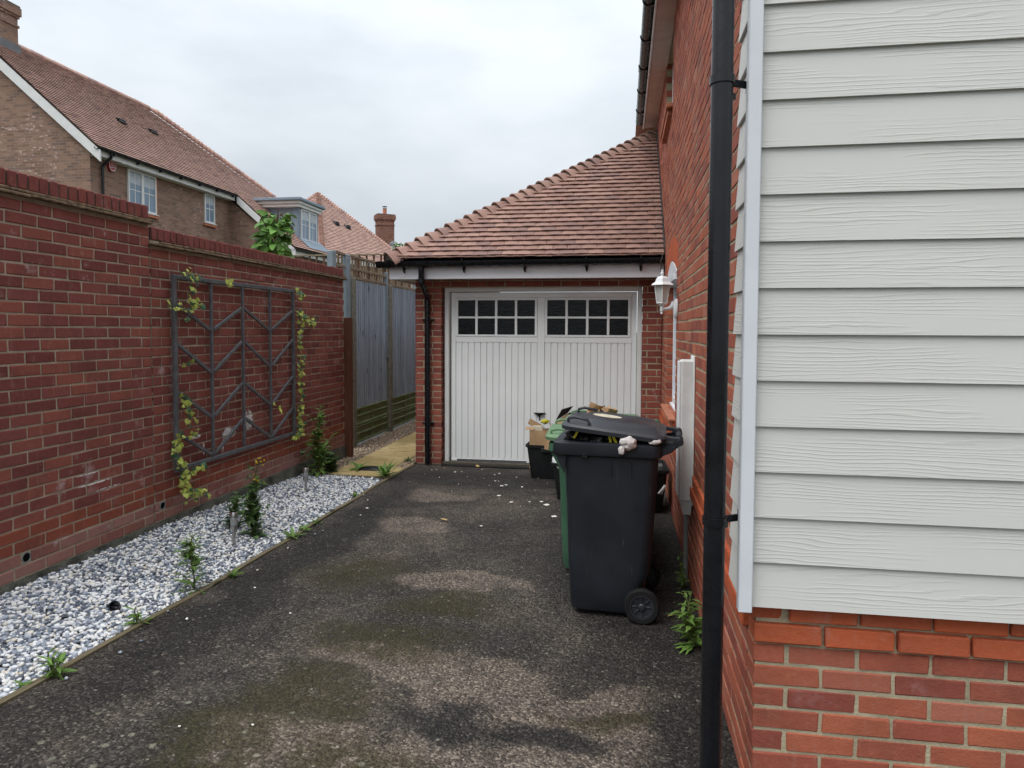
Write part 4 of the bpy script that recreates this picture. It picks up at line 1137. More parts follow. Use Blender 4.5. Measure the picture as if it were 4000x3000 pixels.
# verge boards, fascia, gutter
b = MB(); d_ = Vector((0, 0, -1))
p0 = ORG+up_n*(-.1)+Vector((0, 16.02, .0)); p1 = Vector((-17.5, 16.02, 9.82)); th = Vector((0, .05, 0)); dn = Vector((0, 0, -.33))
b.add([p0-nr_n*.02, p1-nr_n*.02, p1+dn, p0+dn*.95, p0-nr_n*.02+th, p1-nr_n*.02+th, p1+dn+th, p0+dn*.95+th], [(0, 3, 2, 1), (4, 5, 6, 7), (3, 7, 6, 2), (0, 4, 7, 3), (0, 1, 5, 4)])
b.build('bargeboard', MT['far_white'], nb)
b = MB(); p0 = C_-up_n*.05+Vector((0, 22.52, 0)); p1 = ORG+Vector((0, 22.52, .02))
b.add([p0-nr_n*.02, p1-nr_n*.02, p1+dn*.9, p0+dn*.9, p0-nr_n*.02+th, p1-nr_n*.02+th, p1+dn*.9+th, p0+dn*.9+th], [(0, 3, 2, 1), (4, 5, 6, 7), (3, 7, 6, 2), (0, 4, 7, 3), (0, 1, 5, 4)]); b.build('bargeboard', MT['far_white'], nb)
b = MB(); b.cbox(-13.56, -13.53, 16.07, 22.52, 6.15, 6.33, .004); b.cbox(-13.79, -13.561, 16.17, 22.6, 6.155, 6.17, .003); b.build('fascia', MT['far_white'], nb)
b = MB(); b.cbox(-11.45, -11.42, 22.6, 25.85, 4.27, 4.46, .004); b.build('fascia', MT['far_white'], nb)
ng = half_gutter((-13.46, 15.98, 6.335), (-13.46, 22.5, 6.335), .062, 'gutter', nb, MT['black_plastic'])
for y in np.arange(16.6, 22.4, .95): bb = MB(); bb.cbox(-13.53, -13.42, y, y+.06, 6.235, 6.29, .004); bb.build('gutter_bracket', MT['black_plastic'], ng)
half_gutter((-11.36, 22.5, 4.455), (-11.36, 25.9, 4.455), .06, 'gutter', nb, MT['black_plastic'])
b = MB(); b.tube([(-13.46, 16.52, 6.28), (-13.46, 16.52, 6.18), (-13.72, 16.52, 5.98), (-13.73, 16.52, 5.9), (-13.73, 16.52, 0)], .036, 12); b.build('downpipe', MT['black_plastic'], nb, smooth=50)
far_window(nb, XN+.03, 17.50, 18.68, 5.02, 6.135, 2); far_window(nb, XN+.03, 21.08, 21.65, 5.19, 6.14, 1)
b = MB(); b.cbox(XN-.002, XN+.012, 18.69, 18.78, 4.9, 6.14, .003); b.build('window_reveal', MT['terracotta'], nb)
al_ = MB(); 
shp = [(-.15, .14), (.15, .14), (.13, -.06), (.06, -.15), (-.06, -.15), (-.13, -.06)]
def prism(mb, pts_, x0, x1, cy, cz, k=1, mi=0):
    n = len(pts_); v = [(x0, cy+p*k, cz+q*k) for p, q in pts_]+[(x1, cy+p*k, cz+q*k) for p, q in pts_]
    mb.add(v, [tuple(range(n)), tuple(reversed(range(n, 2*n)))]+[(i, i+n, (i+1) % n+n, (i+1) % n) for i in range(n)], mi)
prism(al_, shp, XN, XN+.07, 16.89, 6.05, 1, 0); prism(al_, shp, XN+.0702, XN+.074, 16.89, 6.055, .93, 1); prism(al_, shp, XN+.0742, XN+.077, 16.89, 6.055, .78, 0)
for k in range(3): al_.bar((XN+.0785, 16.82, 6.11-.055*k), (XN+.0785, 16.95, 6.125-.055*k), .003, .016, mi=1)
tag(al_.build('alarm_box', [MT['alarm_red'], MT['far_white']]), 'red and white burglar alarm box under neighbour eaves', 'alarm box')
for (x, y, z) in ((-15.44, 19.19, 7.88), (-15.64, 20.9, 8.05)):
    bb = MB(); c = Vector((x, y, z))+nr_n*.05
    bb.bar(c-up_n*.24, c+up_n*.24, .34, .05, up=nr_n); bb.bar(c+nr_n*.05-up_n*.12, c+nr_n*.20-up_n*.02, .30, .09, up=nr_n); bb.bar(c+nr_n*.17-up_n*.16, c+nr_n*.17+up_n*.06, .30, .03, up=nr_n); bb.build('roof_vent', MT['black_soft'], nb)
def chimney(parent, cx, cy, wx, wy, z0, z1, rz, pot, mat):
    M_ = Matrix.Translation((cx, cy, 0)) @ Matrix.Rotation(rz, 4, 'Z')
    bb = MB(); h = z1-z0
    def bx(k, a, c): bb.cbox(-wx/2-k, wx/2+k, -wy/2-k, wy/2+k, a, c, .01, mat=M_)
    bx(0, z0, z1-.62); bx(.03, z1-.62, z1-.55); bx(0, z1-.55, z1-.36); bx(.035, z1-.36, z1-.29); bx(.07, z1-.29, z1-.06)
    o = bb.build('chimney', mat, parent)
    bb = MB(); bb.cbox(-wx/2-.05, wx/2+.05, -wy/2-.05, wy/2+.05, z1-.06, z1, .03, mat=M_); bb.build('chimney_cap', MT['bed'], o)
    bb = MB(); bb.lathe([(.11, z1), (.10, z1+pot*.7), (.12, z1+pot*.72), (.11, z1+pot*.75)], 14, M_); bb.build('chimney_pot', MT['terracotta'], o, smooth=40)
    bb = MB()
    for a in range(4): bb.bar(M_ @ Vector((.09*cos(a*pi/2), .09*sin(a*pi/2), z1+pot*.75)), M_ @ Vector((.09*cos(a*pi/2), .09*sin(a*pi/2), z1+pot*.97)), .02, .02)
    bb.lathe([(.13, z1+pot*.97), (.13, z1+pot)], 14, M_); bb.build('cowl', MT['lead'], o); return o
ch = chimney(nb, -17.48, 16.85, 1.02, .94, 8.6, 10.72, 0, .5, MT['far_brick'])
b = MB(); b.cbox(-18.03, -16.93, 16.34, 17.36, 8.9, 9.62, .01); b.build('flashing', MT['lead'], ch)
# dormer on the low roof
dm = MB(); dm.box(-13.9, -11.92, 24.06, 25.66, 4.7, 6.16); dorm = dm.build('dormer', MT['dormer_blue'], nb)
for q in ((-11.921, -11.895, 24.03, 24.17), (-11.921, -11.895, 25.53, 25.68), (-12.10, -11.925, 24.03, 24.058)):
    b = MB(); b.cbox(*q, 4.75, 6.15, .004); b.build('dormer_trim', MT['dormer_blue'], dorm)
b = MB(); b.cbox(-13.95, -11.80, 23.86, 25.76, 6.15, 6.26, .01); b.cbox(-14.05, -11.74, 23.78, 25.82, 6.262, 6.36, .01); b.build('dormer_cornice', MT['far_white'], dorm)
b = MB(); b.cbox(-14.2, -11.66, 23.68, 25.88, 6.362, 6.47, .015); b.build('dormer_roof', MT['dormer_blue'], dorm)
far_window(dorm, -11.885, 24.19, 25.50, 4.99, 6.13, 2, False)
b = MB(); b.cbox(-11.90, -11.80, 24.15, 25.55, 4.955, 4.985, .005); b.build('dormer_sill', MT['far_white'], dorm)
b = MB(); p = C_+up_n*.16; b.add([p+Vector((0, 23.95, 0))+nr_n*.06, p+Vector((0, 25.8, 0))+nr_n*.06, p+up_n*.62+Vector((0, 25.8, 0))+nr_n*.06, p+up_n*.62+Vector((0, 23.95, 0))+nr_n*.06], [(0, 1, 2, 3)]); b.build('apron_flashing', MT['dormer_blue'], dorm)

# second house, further off
n2 = thing('far_house', 'farther tiled hipped roof with red brick chimney, above the fence', 'house')
PK, A_, B_, C2 = Vector((-15.87, 34.26, 8.71)), Vector((-12.97, 28.47, 4.86)), Vector((-10.75, 34.71, 4.86)), Vector((-19.9, 31.5, 4.86)); D2 = Vector((-17.5, 38.5, 4.86))
b = MB(); b.add([A_, B_, PK, C2, D2], [(0, 1, 2), (3, 0, 2), (1, 4, 2), (4, 3, 2)]); ro2 = b.build('roof', MT['bed'], n2)
def face_tiles(p, q, top, name):
    e = (q-p).normalized(); n_ = e.cross(top-p).normalized()
    if n_.z < 0: n_ = -n_
    u_ = n_.cross(e); u_ = u_ if u_.z > 0 else -u_
    L = (q-p).length; H_ = (top-p).dot(u_); tx = (top-p).dot(e); mb = MB()
    tiled(mb, p, e, u_, n_, int(H_/.14), .14, lambda i, s_: [(tx*s_/H_, L+(tx-L)*s_/H_)]); mb.build('tiling', MT['tile_far'], ro2, kind='stuff')
face_tiles(A_, B_, PK, 'a'); face_tiles(C2, A_, PK, 'b')
for p, q in ((A_, PK), (B_, PK), (C2, PK)):
    n_ = int((q-p).length/.14)
    for k in range(n_):
        a = p.lerp(q, k/n_); c = p.lerp(q, min(1, (k+1.5)/n_)); bb = MB(); bb.tube([a+Vector((0, 0, .07)), c+Vector((0, 0, .03))], [.11, .07], 7); bb.build('hip_tile', MT['tile_far'], ro2, smooth=50)
b = MB(); ce = (A_+B_+C2+D2)/4
q4 = [ce.lerp(k, .93) for k in (A_, B_, D2, C2)]; b.add([(k.x, k.y, -.5) for k in q4]+[(k.x, k.y, 4.9) for k in q4], [(0, 1, 5, 4), (1, 2, 6, 5), (2, 3, 7, 6), (3, 0, 4, 7)]); b.build('wall', MT['far_brick'], n2)
b = MB(); e_ = (B_-A_).normalized(); b.bar(A_+Vector((0, 0, -.12)), B_+Vector((0, 0, -.12)), .03, .2); b.build('fascia', MT['far_white'], n2)
chimney(n2, -12.78, 35.85, .88, .62, 4.0, 7.84, .62, .45, MT['far_brick_red'])
fn = e_.cross((PK-A_)).normalized(); fn = fn if fn.z > 0 else -fn
for (x, y, z) in ((-14.13, 32.43, 6.79), (-13.73, 33.0, 6.76)):
    c = Vector((x, y, z)); c = c - fn*((c-A_).dot(fn)) + fn*.06; u_ = fn.cross(e_); u_ = u_ if u_.z > 0 else -u_
    bb = MB(); bb.bar(c-u_*.16, c+u_*.16, .26, .04, up=fn); bb.bar(c+fn*.03-u_*.1, c+fn*.12, .22, .05, up=fn); bb.build('roof_vent', MT['black_soft'], n2)
b = MB(); M_ = Matrix.Translation((-11.93, 34.78, 6.09)) @ Matrix.Rotation(.35, 4, 'Z') @ Matrix.Rotation(rad(78), 4, 'X')
b.lathe([(.02, .05), (.12, .035), (.20, .0), (.205, .0), (.12, .045), (.02, .06)], 18, M_, cap=False); b.bar(M_ @ Vector((0, .18, 0)), M_ @ Vector((0, .05, -.25)), .02, .02); b.bar(M_ @ Vector((0, 0, .05)), (-12.4, 35.5, 6.0), .04, .04)
tag(b.build('satellite_dish', MT['lead'], smooth=40), 'grey satellite dish beside the far brick chimney', 'satellite dish')

# ================================================================== PLANTS
def leaf_pts(L, W, n=4, curl=.25, shape='lance'):
    v = []; f = []
    for i in range(n+1):
        t = i/n; w_ = W*(sin(pi*min(1, t*.92+.06))**.8 if shape == 'lance' else sin(pi*(t**.75*.94+.03))**.7)
        z = -curl*L*t*t
        if shape == 'tooth' and i % 2: w_ *= .55
        v += [(-w_/2, L*t, z+.12*w_), (0, L*t, z), (w_/2, L*t, z+.12*w_)]
    for i in range(n): f += [(3*i, 3*i+1, 3*i+4, 3*i+3), (3*i+1, 3*i+2, 3*i+5, 3*i+4)]
    return [Vector(p) for p in v], f
def put_leaf(mb, pos, yaw, tilt, L, W, n=4, curl=.25, shape='lance', roll=0):
    v, f = leaf_pts(L, W, n, curl, shape)
    R_ = Matrix.Translation(pos) @ Matrix.Rotation(yaw, 4, 'Z') @ Matrix.Rotation(tilt, 4, 'X') @ Matrix.Rotation(roll, 4, 'Y')
    mb.add([R_ @ p for p in v], f)
U = random.uniform
def stemmed(name, label, base, H, nst, leafL, leafW, nleaf, mat='leaf', lean=.1, shape='lance', branch=0, flowers=0, group=None, taper=.6, n=4, bl=.0, leanvec=(0, 0)):
    t = thing(name, label, 'plant', base, 0, group); st = MB(); lf = MB(); fl = MB()
    for s_ in range(nst):
        a = U(0, 6.28); ln = lean*U(.4, 1.2); h = H*(1 if s_ == 0 else U(.55, .9))
        pts_ = [Vector((ln*h*cos(a)*k*k+leanvec[0]*k*h+.012*sin(7*k+s_), ln*h*sin(a)*k*k+leanvec[1]*k*h, h*k-.02)) for k in np.linspace(0, 1, 7)]
        st.tube(pts_, [.0045*(1-.6*k)+.0012 for k in np.linspace(0, 1, 7)], 5)
        def at_(k): i = min(5, int(k*6)); return pts_[i].lerp(pts_[i+1], k*6-i)
        for q in range(nleaf):
            k = bl+(1-bl)*(q+.5)/nleaf; L = leafL*U(.7, 1.15)*(1-taper*k) ; put_leaf(lf, at_(k), q*2.4+U(-.4, .4), U(.1, .75), L, leafW*L/leafL*U(.8, 1.2), n, U(.15, .5), shape, U(-.4, .4))
        for r_ in range(branch):
            k = U(.06, .85); p = at_(k); aa = U(0, 6.28); bh = h*U(.14, .30)*(1.3-k); e = p+Vector((cos(aa)*bh*.7, sin(aa)*bh*.7, bh*.75)); st.tube([p, p.lerp(e, .5)+Vector((0, 0, -.01)), e], [.0022, .0016, .001], 4)
            for q in range(7): put_leaf(lf, p.lerp(e, (q+1)/7), aa+U(-1.4, 1.4), U(.0, .8), leafL*U(.45, .75)*(1-.4*k), leafW*.6, n, .3, shape, U(-.5, .5))
        if flowers:
            for r_ in range(flowers):
                p = at_(U(.93, 1))+Vector((U(-.045, .045), U(-.045, .045), U(-.005, .04))); fl.lathe([(.002, -.004), (.007, .0), (.0075, .005), (.003, .008)], 7, Matrix.Translation(p)); st.tube([at_(.92), p], .0011, 4)
    st.build('stem', MT['stem'], t, smooth=60); lf.build('leaves', MT[mat], t, smooth=60)
    if flowers: fl.build('flower_buds', MT['flower_y'], t, smooth=60)
    return t
def rosette(name, label, base, nl, L, W, mat='leaf', shape='tooth', up=.6, group=None):
    t = thing(name, label, 'plant', base, 0, group); lf = MB()
    for q in range(nl): put_leaf(lf, Vector((U(-.008, .008), U(-.008, .008), -.003)), q*2.4+U(-.3, .3), U(up*.5, up*1.5), L*U(.65, 1.1), W*U(.8, 1.2), 6, U(.25, .6), shape, U(-.3, .3))
    lf.build('leaves', MT[mat], t, smooth=60); return t
def gb(x, y): return bedz(x, y)
stemmed('ragwort', 'tall bushy weed with yellow buds behind nearer solar light', (-2.86, 4.93, gb(-2.86, 4.93)), .60, 2, .115, .05, 34, 'leaf_dark', .10, 'tooth', 22, 9, taper=.6)
stemmed('bushy_weed', 'small leafy weed between tall budded weed and wall', (-3.05, 5.0, gb(-3.05, 5.0)), .32, 4, .09, .04, 16, 'leaf_dark', .25, 'tooth', 8)
rosette('low_weed', 'low dark weed at foot of the tall budded plant', (-2.80, 4.90, gb(-2.8, 4.9)), 16, .12, .035, 'leaf_dark', 'tooth', .5)
stemmed('feathery_weed', 'feathery upright weed growing at pebble edge halfway along', (-2.60, 3.80, gb(-2.60, 3.8)), .36, 1, .13, .024, 48, 'leaf', .05, 'tooth', 22, taper=.55)
rosette('ground_weed', 'flat spreading green weed at base of feathery plant', (-2.575, 3.76, gb(-2.575, 3.76)), 26, .095, .03, 'leaf', 'tooth', .2)
stemmed('willowherb', 'tall slender weed by wall near the paving corner', (-3.33, 7.15, gb(-3.33, 7.15)), .80, 2, .17, .046, 44, 'leaf', .05, 'lance', 12, taper=.5)
stemmed('bushy_willowherb', 'low bushy weed between tall slender weed and timber post', (-3.32, 7.42, .0), .36, 9, .12, .034, 18, 'leaf_dark', .6, 'lance', 5)
stemmed('upright_weed', 'small upright weed on edging, third from camera', (-2.56, 3.27, gb(-2.57, 3.27)), .125, 3, .085, .018, 8, 'leaf', .2, 'lance', taper=.3)
stemmed('spiky_weed', 'small spiky weed on edging nearest the camera', (-2.53, 2.68, gb(-2.57, 2.68)), .135, 4, .085, .022, 9, 'leaf', .3, 'lance', taper=.3)
rosette('tiny_weed', 'tiny green seedling left of nearest spiky weed', (-2.585, 2.57, gb(-2.6, 2.57)), 7, .05, .016, 'leaf', 'lance', .8)
for i, (x, y, s_, lb) in enumerate([(-2.555, 5.0, .11, 'leafy tuft on edging beside the budded weed'), (-2.55, 5.19, .07, 'small tuft on edging just beyond the leafy tuft'), (-2.55, 5.40, .08, 'thin green tuft on edging, between leafy tuft and far solar light'), (-2.50, 4.08, .07, 'little light green tuft at drive edge near feathery weed'), (-2.58, 6.35, .06, 'flat green weed on pebbles level with far solar light')]):
    rosette('edging_tuft', lb, (x, y, max(gz(x, y), gb(x, y) if x < -2.57 else 0)), 12, s_, s_*.28, 'leaf', 'lance', .9)
rosette('dandelion', 'leafy dandelion at paving corner beside the driveway', (-2.60, 7.28, .005), 22, .19, .05, 'leaf', 'tooth', .9)
rosette('broad_leaf_weed', 'broad leaved weed left of black access cover', (-3.05, 7.62, .008), 7, .16, .06, 'leaf', 'lance', .7)
rosette('path_weed', 'small weed in brown gravel beside garage corner', (-2.63, 8.20, -.002), 10, .11, .03, 'leaf_dark', 'tooth', .8)
stemmed('sow_thistle', 'large toothed weed against house wall by black downpipe', (.40, 3.62, gz(.40, 3.62)), .31, 5, .13, .042, 15, 'leaf', .26, 'tooth', 0, taper=.45, n=6, leanvec=(-.25, 0))
stemmed('climbing_weed', 'thin small leaved weed climbing the grey conduit', (.395, 4.45, 0), .26, 3, .05, .02, 11, 'leaf', .15, 'lance', 0, taper=.3)

# shrub behind the wall, large leaves one by one
sh = thing('garden_shrub', 'large leaved green shrub with brown flower heads behind the wall', 'shrub', (-4.3, 8.1, -.05))
b = MB(); b.tube([(0, 0, 0), (.03, -.04, 1.2), (-.02, -.02, 2.3), (.02, -.06, 2.95), (.05, -.05, 3.2)], [.03, .026, .02, .012, .006], 8)
for a, h in ((.6, 2.35), (2.2, 2.45), (3.9, 2.6), (5.2, 2.35), (1.4, 2.75), (4.6, 2.9), (1.9, 2.2)): b.tube([(0, -.02, h-.1), (.15*cos(a), .24*sin(a), h+.05), (.2*cos(a), .40*sin(a), h+.18)], [.010, .007, .004], 6)
b.build('trunk', MT['stem_brown'], sh, smooth=60)
lm = []
for k in range(3):
    v, f = leaf_pts(.22, .125, 6, .25+.15*k, 'round'); bb = MB(); bb.add(v, f); lm.append(bb.mesh('leaf', MT['leaf_shrub'], 60))
for k in range(240):
    h = U(2.32, 3.14); hw = .12+.10*min(1, (3.14-h)/.35) + max(0, 2.62-h)*.5; a = U(0, 6.28); r_ = math.sqrt(U(.05, 1))
    cy_ = -.06+(.35*(2.70-h) if h < 2.70 else .12*(h-2.70)); dy = r_*sin(a)
    p = Vector((r_*.15*cos(a), cy_+hw*dy*.75, h))
    tip = Vector((.5*cos(a)+U(-.3, .3), (1 if dy > 0 else -1)*U(.3, 1), U(-.75, .45))).normalized(); nn = Vector((U(-.2, .8), U(-1.2, -.1), U(.2, 1.3))); nn = (nn-tip*nn.dot(tip)).normalized()
    R_ = Matrix((tip.cross(nn), tip, nn)).transposed()
    place('leaf', lm[k % 3], sh, p, R_.to_euler(), (U(.42, .78),)*3)
for (y, z) in ((.18, 3.13), (.30, 2.98), (-.05, 3.05), (.05, 2.95), (.60, 2.55), (.52, 2.62), (-.12, 2.55)):
    bb = MB()
    for q in range(26):
        p = Vector((U(-.05, .05), y+U(-.055, .055), z+U(-.05, .05))); bb.lathe([(.004, -.012), (.014, 0), (.006, .012)], 6, Matrix.Translation(p))
    bb.build('flower_head', MT['flower_b'], sh)
ft_ = thing('white_blossom_tree', 'distant green tree with white blossom above garage roof edge', 'tree', (-8.41, 25.14, -.05))
b = MB(); b.tube([(0, 0, 0), (.02, 0, 2.6), (0, .03, 4.6)], [.06, .045, .02], 8); b.build('trunk', MT['stem_brown'], ft_, smooth=60)
lf = MB(); fl = MB()
for k in range(420):
    a = U(0, 6.28); r_ = .36*math.sqrt(U(0, 1)); h = U(4.25, 4.95); r_ *= 1-.55*abs(h-4.5)/.5; put_leaf(lf, Vector((r_*cos(a), r_*sin(a), h)), U(0, 6.28), U(-.8, .9), .09, .05, 3, .3, 'round', U(-.6, .6))
    if k % 3 == 0: fl.lathe([(.006, -.02), (.034, 0), (.01, .02)], 6, Matrix.Translation((r_*1.05*cos(a), r_*1.05*sin(a), h)))
lf.build('crown', MT['leaf_shrub'], ft_, smooth=60); fl.build('blossom', MT['flower_w'], ft_)

# ================================================================== CHEVRON TRELLIS AND IVY
TX = -3.482; ty = [4.915, 5.405, 5.897, 6.396, 6.885]; tz0, tz1 = .526, 2.05
tre = thing('wall_trellis', 'square dark grey metal trellis with chevron bars on brick wall', 'trellis')
def tb(p, q, wd=.040, dep=.026, x=TX):
    b_ = MB(); b_.bar((x, *p), (x, *q), wd*.84, dep*.9, up=(1, 0, 0), b=.003); b_.build('bar', MT['iron'], tre)
tb((ty[0], tz0-.02), (ty[0], tz1+.02), .046, .032); tb((ty[4], tz0-.02), (ty[4], tz1+.02), .046, .032)
tb((ty[0]+.024, tz0), (ty[4]-.024, tz0), .042, .030); tb((ty[0]+.024, tz1), (ty[4]-.024, tz1), .042, .030)
for y in ty[1:4]: tb((y, tz0+.022), (y, tz1-.022), .036, .024)
for i, (zs, zm) in enumerate(((1.845, 1.625), (1.54, 1.262), (1.152, .878), (.82, .55))):
    for a in range(4):
        p, q = (ty[a], zs), (ty[a+1], zm)
        if a % 2: p, q = (ty[a], zm), (ty[a+1], zs)
        d = Vector((q[0]-p[0], q[1]-p[1])).normalized()*.030
        tb((p[0]+d.x, p[1]+d.y), (q[0]-d.x, q[1]-d.y), .034, .022, TX+.001)
bo_ = MB()
for y in ty[1:4]:
    for z in (tz1-.04, tz0+.04, 1.26, 1.62, .88): bo_.lathe([(.008, 0), (.008, .004), (.003, .006)], 8, Matrix.Translation((TX+.013, y, z)) @ Matrix.Rotation(pi/2, 4, 'Y'))
bo_.build('bolts', MT['iron'], tre)
def ivy_leaf(mb, pos, size):
    o_ = [(0, 0), (.32, -.12), (.55, .10), (.36, .30), (.42, .58), (.18, .58), (0, 1.0), (-.18, .58), (-.42, .58), (-.36, .30), (-.55, .10), (-.32, -.12)]
    tip = Vector((U(-.1, .6), U(-.9, .9), U(-1.2, .25))).normalized(); nn = Vector((1, U(-1.3, .3), U(-.3, .9)))
    nn = (nn-tip*nn.dot(tip)).normalized(); sd2 = tip.cross(nn)
    def W(x, y, z): return pos + sd2*x + tip*y + nn*z
    v = [W(0, .35*size, .05*size)]+[W(x*size, y*size, -.09*size*abs(x)*2) for x, y in o_]
    mb.add(v, [(0, i+1, (i+1) % 12+1) for i in range(12)])
def ivy(label, path, dens, spread, size=.052):
    t = thing('ivy_garland', label, 'ivy', (0, 0, 0), 0, 'ivy garlands on the trellis'); st = MB(); lf = MB(); ld = MB()
    for strand in path:
        pts_ = [Vector((TX+.03+.012*sin(i*1.7), y+U(-.012, .012), z+U(-.012, .012))) for i, (y, z) in enumerate(strand)]
        st.tube(pts_, .0028, 5)
        L = sum((q-p).length for p, q in zip(pts_, pts_[1:]))
        n = int(L*dens)
        for k in range(n):
            s_ = (k+U(0, 1))/n*(len(pts_)-1); i = min(int(s_), len(pts_)-2); p = pts_[i].lerp(pts_[i+1], s_-i)
            q = p+Vector((U(0, .05), U(-spread, spread), U(-spread, spread)))
            dark = U(0, 1) < .28  # some leaves, picked at random, get the darker green
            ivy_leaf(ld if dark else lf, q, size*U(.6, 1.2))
    st.build('stem', MT['leaf_ivy_dark'], t); lf.build('leaves', MT['leaf_ivy'], t); ld.build('dark_leaves', MT['leaf_ivy_dark'], t); return t
ivy('yellow green ivy trailing the whole far side of the trellis', [[(6.86, 2.06), (6.93, 2.03), (6.98, 1.97)], [(6.90, 1.86), (6.94, 1.7), (6.93, 1.5), (6.97, 1.3), (6.93, 1.1), (6.97, .95), (6.93, .75), (6.95, .6), (6.88, .52), (6.78, .50)], [(6.95, 1.80), (7.08, 1.75), (7.25, 1.70), (7.30, 1.76)]], 112, .032, .042)
ivy('ivy clump hanging at the bottom near corner of the trellis', [[(4.90, .80), (4.86, .68), (4.92, .55), (4.93, .42), (5.0, .33), (5.08, .28)], [(4.85, .78), (4.80, .70), (4.84, .6)], [(5.0, .5), (5.1, .47), (5.18, .49)], [(4.95, .34), (5.1, .30), (5.22, .28)], [(4.93, .55), (4.90, .38), (4.97, .28)], [(5.05, .75), (5.10, .82)]], 72, .040, .042)
ivy('ivy clump at the top near corner of the trellis', [[(4.93, 2.05), (5.03, 2.10), (5.10, 2.02), (5.06, 1.92), (5.13, 1.85), (5.03, 1.80), (4.93, 1.82), (4.80, 1.83)], [(5.02, 2.06), (5.14, 2.06), (5.17, 2.0)], [(5.0, 1.85), (5.12, 1.87), (5.18, 1.83)], [(4.97, 1.72), (5.0, 1.70)]], 58, .036, .042)
ivy('small ivy sprig halfway up near side of trellis', [[(4.93, 1.38), (4.96, 1.36), (5.05, 1.38)], [(4.93, 1.12), (5.02, 1.05), (5.0, .95), (5.08, .93), (5.0, .85)], [(4.92, 1.16), (4.95, 1.0)]], 40, .03, .044)
ivy('few ivy leaves on the lower middle of trellis', [[(6.38, .90), (6.44, .86), (6.47, .84)]], 40, .02, .055)
ivy('two ivy leaves on the top bar of trellis', [[(5.52, 2.05), (5.60, 2.06), (5.66, 2.07)]], 22, .02, .055)

# ================================================================== SMALL THINGS IN THE BED
def solar(label, x, y):
    z = bedz(x, y); t = thing('solar_light', label, 'solar light', (x, y, z-.02), 0, 'solar lights in the pebbles')
    b_ = MB(); b_.lathe([(.013, 0), (.013, .135)], 14); b_.build('stake', MT['steel'], t, smooth=40)
    b_ = MB(); b_.lathe([(.022, .132), (.0265, .136), (.0265, .163), (.022, .165)], 18); b_.build('collar', MT['steel'], t, smooth=40)
    b_ = MB(); b_.lathe([(.024, .165)]+[(.0245+(.0018 if k % 2 else 0), .166+.006*k) for k in range(10)]+[(.024, .225)], 18); b_.build('lens', MT['lens'], t, smooth=60)
    b_ = MB(); b_.lathe([(.024, .225), (.0265, .226), (.0265, .262), (.025, .264)], 18); b_.build('cap', MT['steel'], t, smooth=40)
    b_ = MB(); b_.lathe([(.022, .2645), (.022, .266)], 18); b_.build('solar_cell', MT['pane'], t)
s = Mat('clear ribbed plastic', .15, .5); s.color((.30, .31, .31)); s.b.inputs['Transmission Weight'].default_value = .1; MT['lens'] = s.m
solar('steel solar stake light in pebbles in front of budded weed', -2.845, 4.66); solar('steel solar stake light farther along, near the paving', -3.085, 6.33)
mc = thing('access_cover', 'black square access cover set in yellow paving', 'cover')
b = MB(); b.cbox(-3.04, -2.715, 7.53, 7.80, -.03, .012, .004); b.build('cover_plate', MT['manhole'], mc)
for k in range(9):
    for j in range(7):
        bb = MB(); c = Vector((-3.015+.034*k, 7.555+.036*j, .0125)); bb.bar(c+Vector((-.010, -.010*(1 if (k+j) % 2 else -1), 0)), c+Vector((.010, .010*(1 if (k+j) % 2 else -1), 0)), .005, .004)
        if k == j == 0: pass
        bb.build('tread_rib', MT['manhole'], mc)
b = MB(); b.lathe([(.026, 0), (.030, .04), (.025, .04), (.020, .004), (.004, .004)], 16, Matrix.Translation((-2.812, 3.41, bedz(-2.81, 3.41)+.012)) @ Matrix.Rotation(1.1, 4, 'X') @ Matrix.Rotation(.4, 4, 'Y'), cap=False)
b.bar((-2.85, 3.395, bedz(-2.81, 3.41)+.016), (-2.775, 3.39, bedz(-2.81, 3.41)+.012), .03, .022)
tag(b.build('plastic_cap', MT['black_plastic'], smooth=50), 'broken black plastic ring lying on the white pebbles', 'plastic piece')

# ================================================================== WALL LANTERN, CABLE BOX
LY = 5.93
ln = thing('wall_lantern', 'white six sided lantern on bracket on the house wall', 'wall lamp', (XH, LY, 1.83))
b = MB(); b.loft([[Vector((-.002, r*.55*cos(a), r*sin(a)+.0)) for a in [2*pi*k/20 for k in range(20)]] for r in (.085,)]+[[Vector((-.02, r*.55*cos(a), r*sin(a))) for a in [2*pi*k/20 for k in range(20)]] for r in (.085, )]+[[Vector((-.034, r*.55*cos(a), r*sin(a))) for a in [2*pi*k/20 for k in range(20)]] for r in (.06,)]); b.build('back_plate', MT['white_upvc'], ln, smooth=40)
b = MB(); b.tube([(-.02, 0, .045), (-.05, 0, .012), (-.08, 0, .0), (-.118, 0, .0)], [.034, .02, .014, .013], 12); b.build('bracket_arm', MT['white_upvc'], ln, smooth=60)
LX = -.128
b = MB(); T_ = Matrix.Translation((LX, 0, 0)); b.lathe([(.002, -.048), (.010, -.045), (.012, -.036), (.008, -.028), (.016, -.02), (.017, .018), (.012, .024), (.03, .03), (.034, .04), (.036, .044)], 16, T_); b.build('finial_base', MT['white_upvc'], ln, smooth=40)
def hexring(r, z): return [Vector((LX+r*cos(a), r*sin(a), z)) for a in [pi/6+pi/3*k for k in range(6)]]
b = MB(); b.loft([hexring(.043, .045), hexring(.066, .195)], False, False); b.build('glass', MT['lamp_glass'], ln)
b = MB()
for k in range(6):
    a = pi/6+pi/3*k; b.tube([(LX+.045*cos(a), .045*sin(a), .042), (LX+.069*cos(a), .069*sin(a), .198)], .0048, 6)
    c = a+pi/3; b.tube([(LX+.045*cos(a), .045*sin(a), .045), (LX+.045*cos(c), .045*sin(c), .045)], .005, 6)
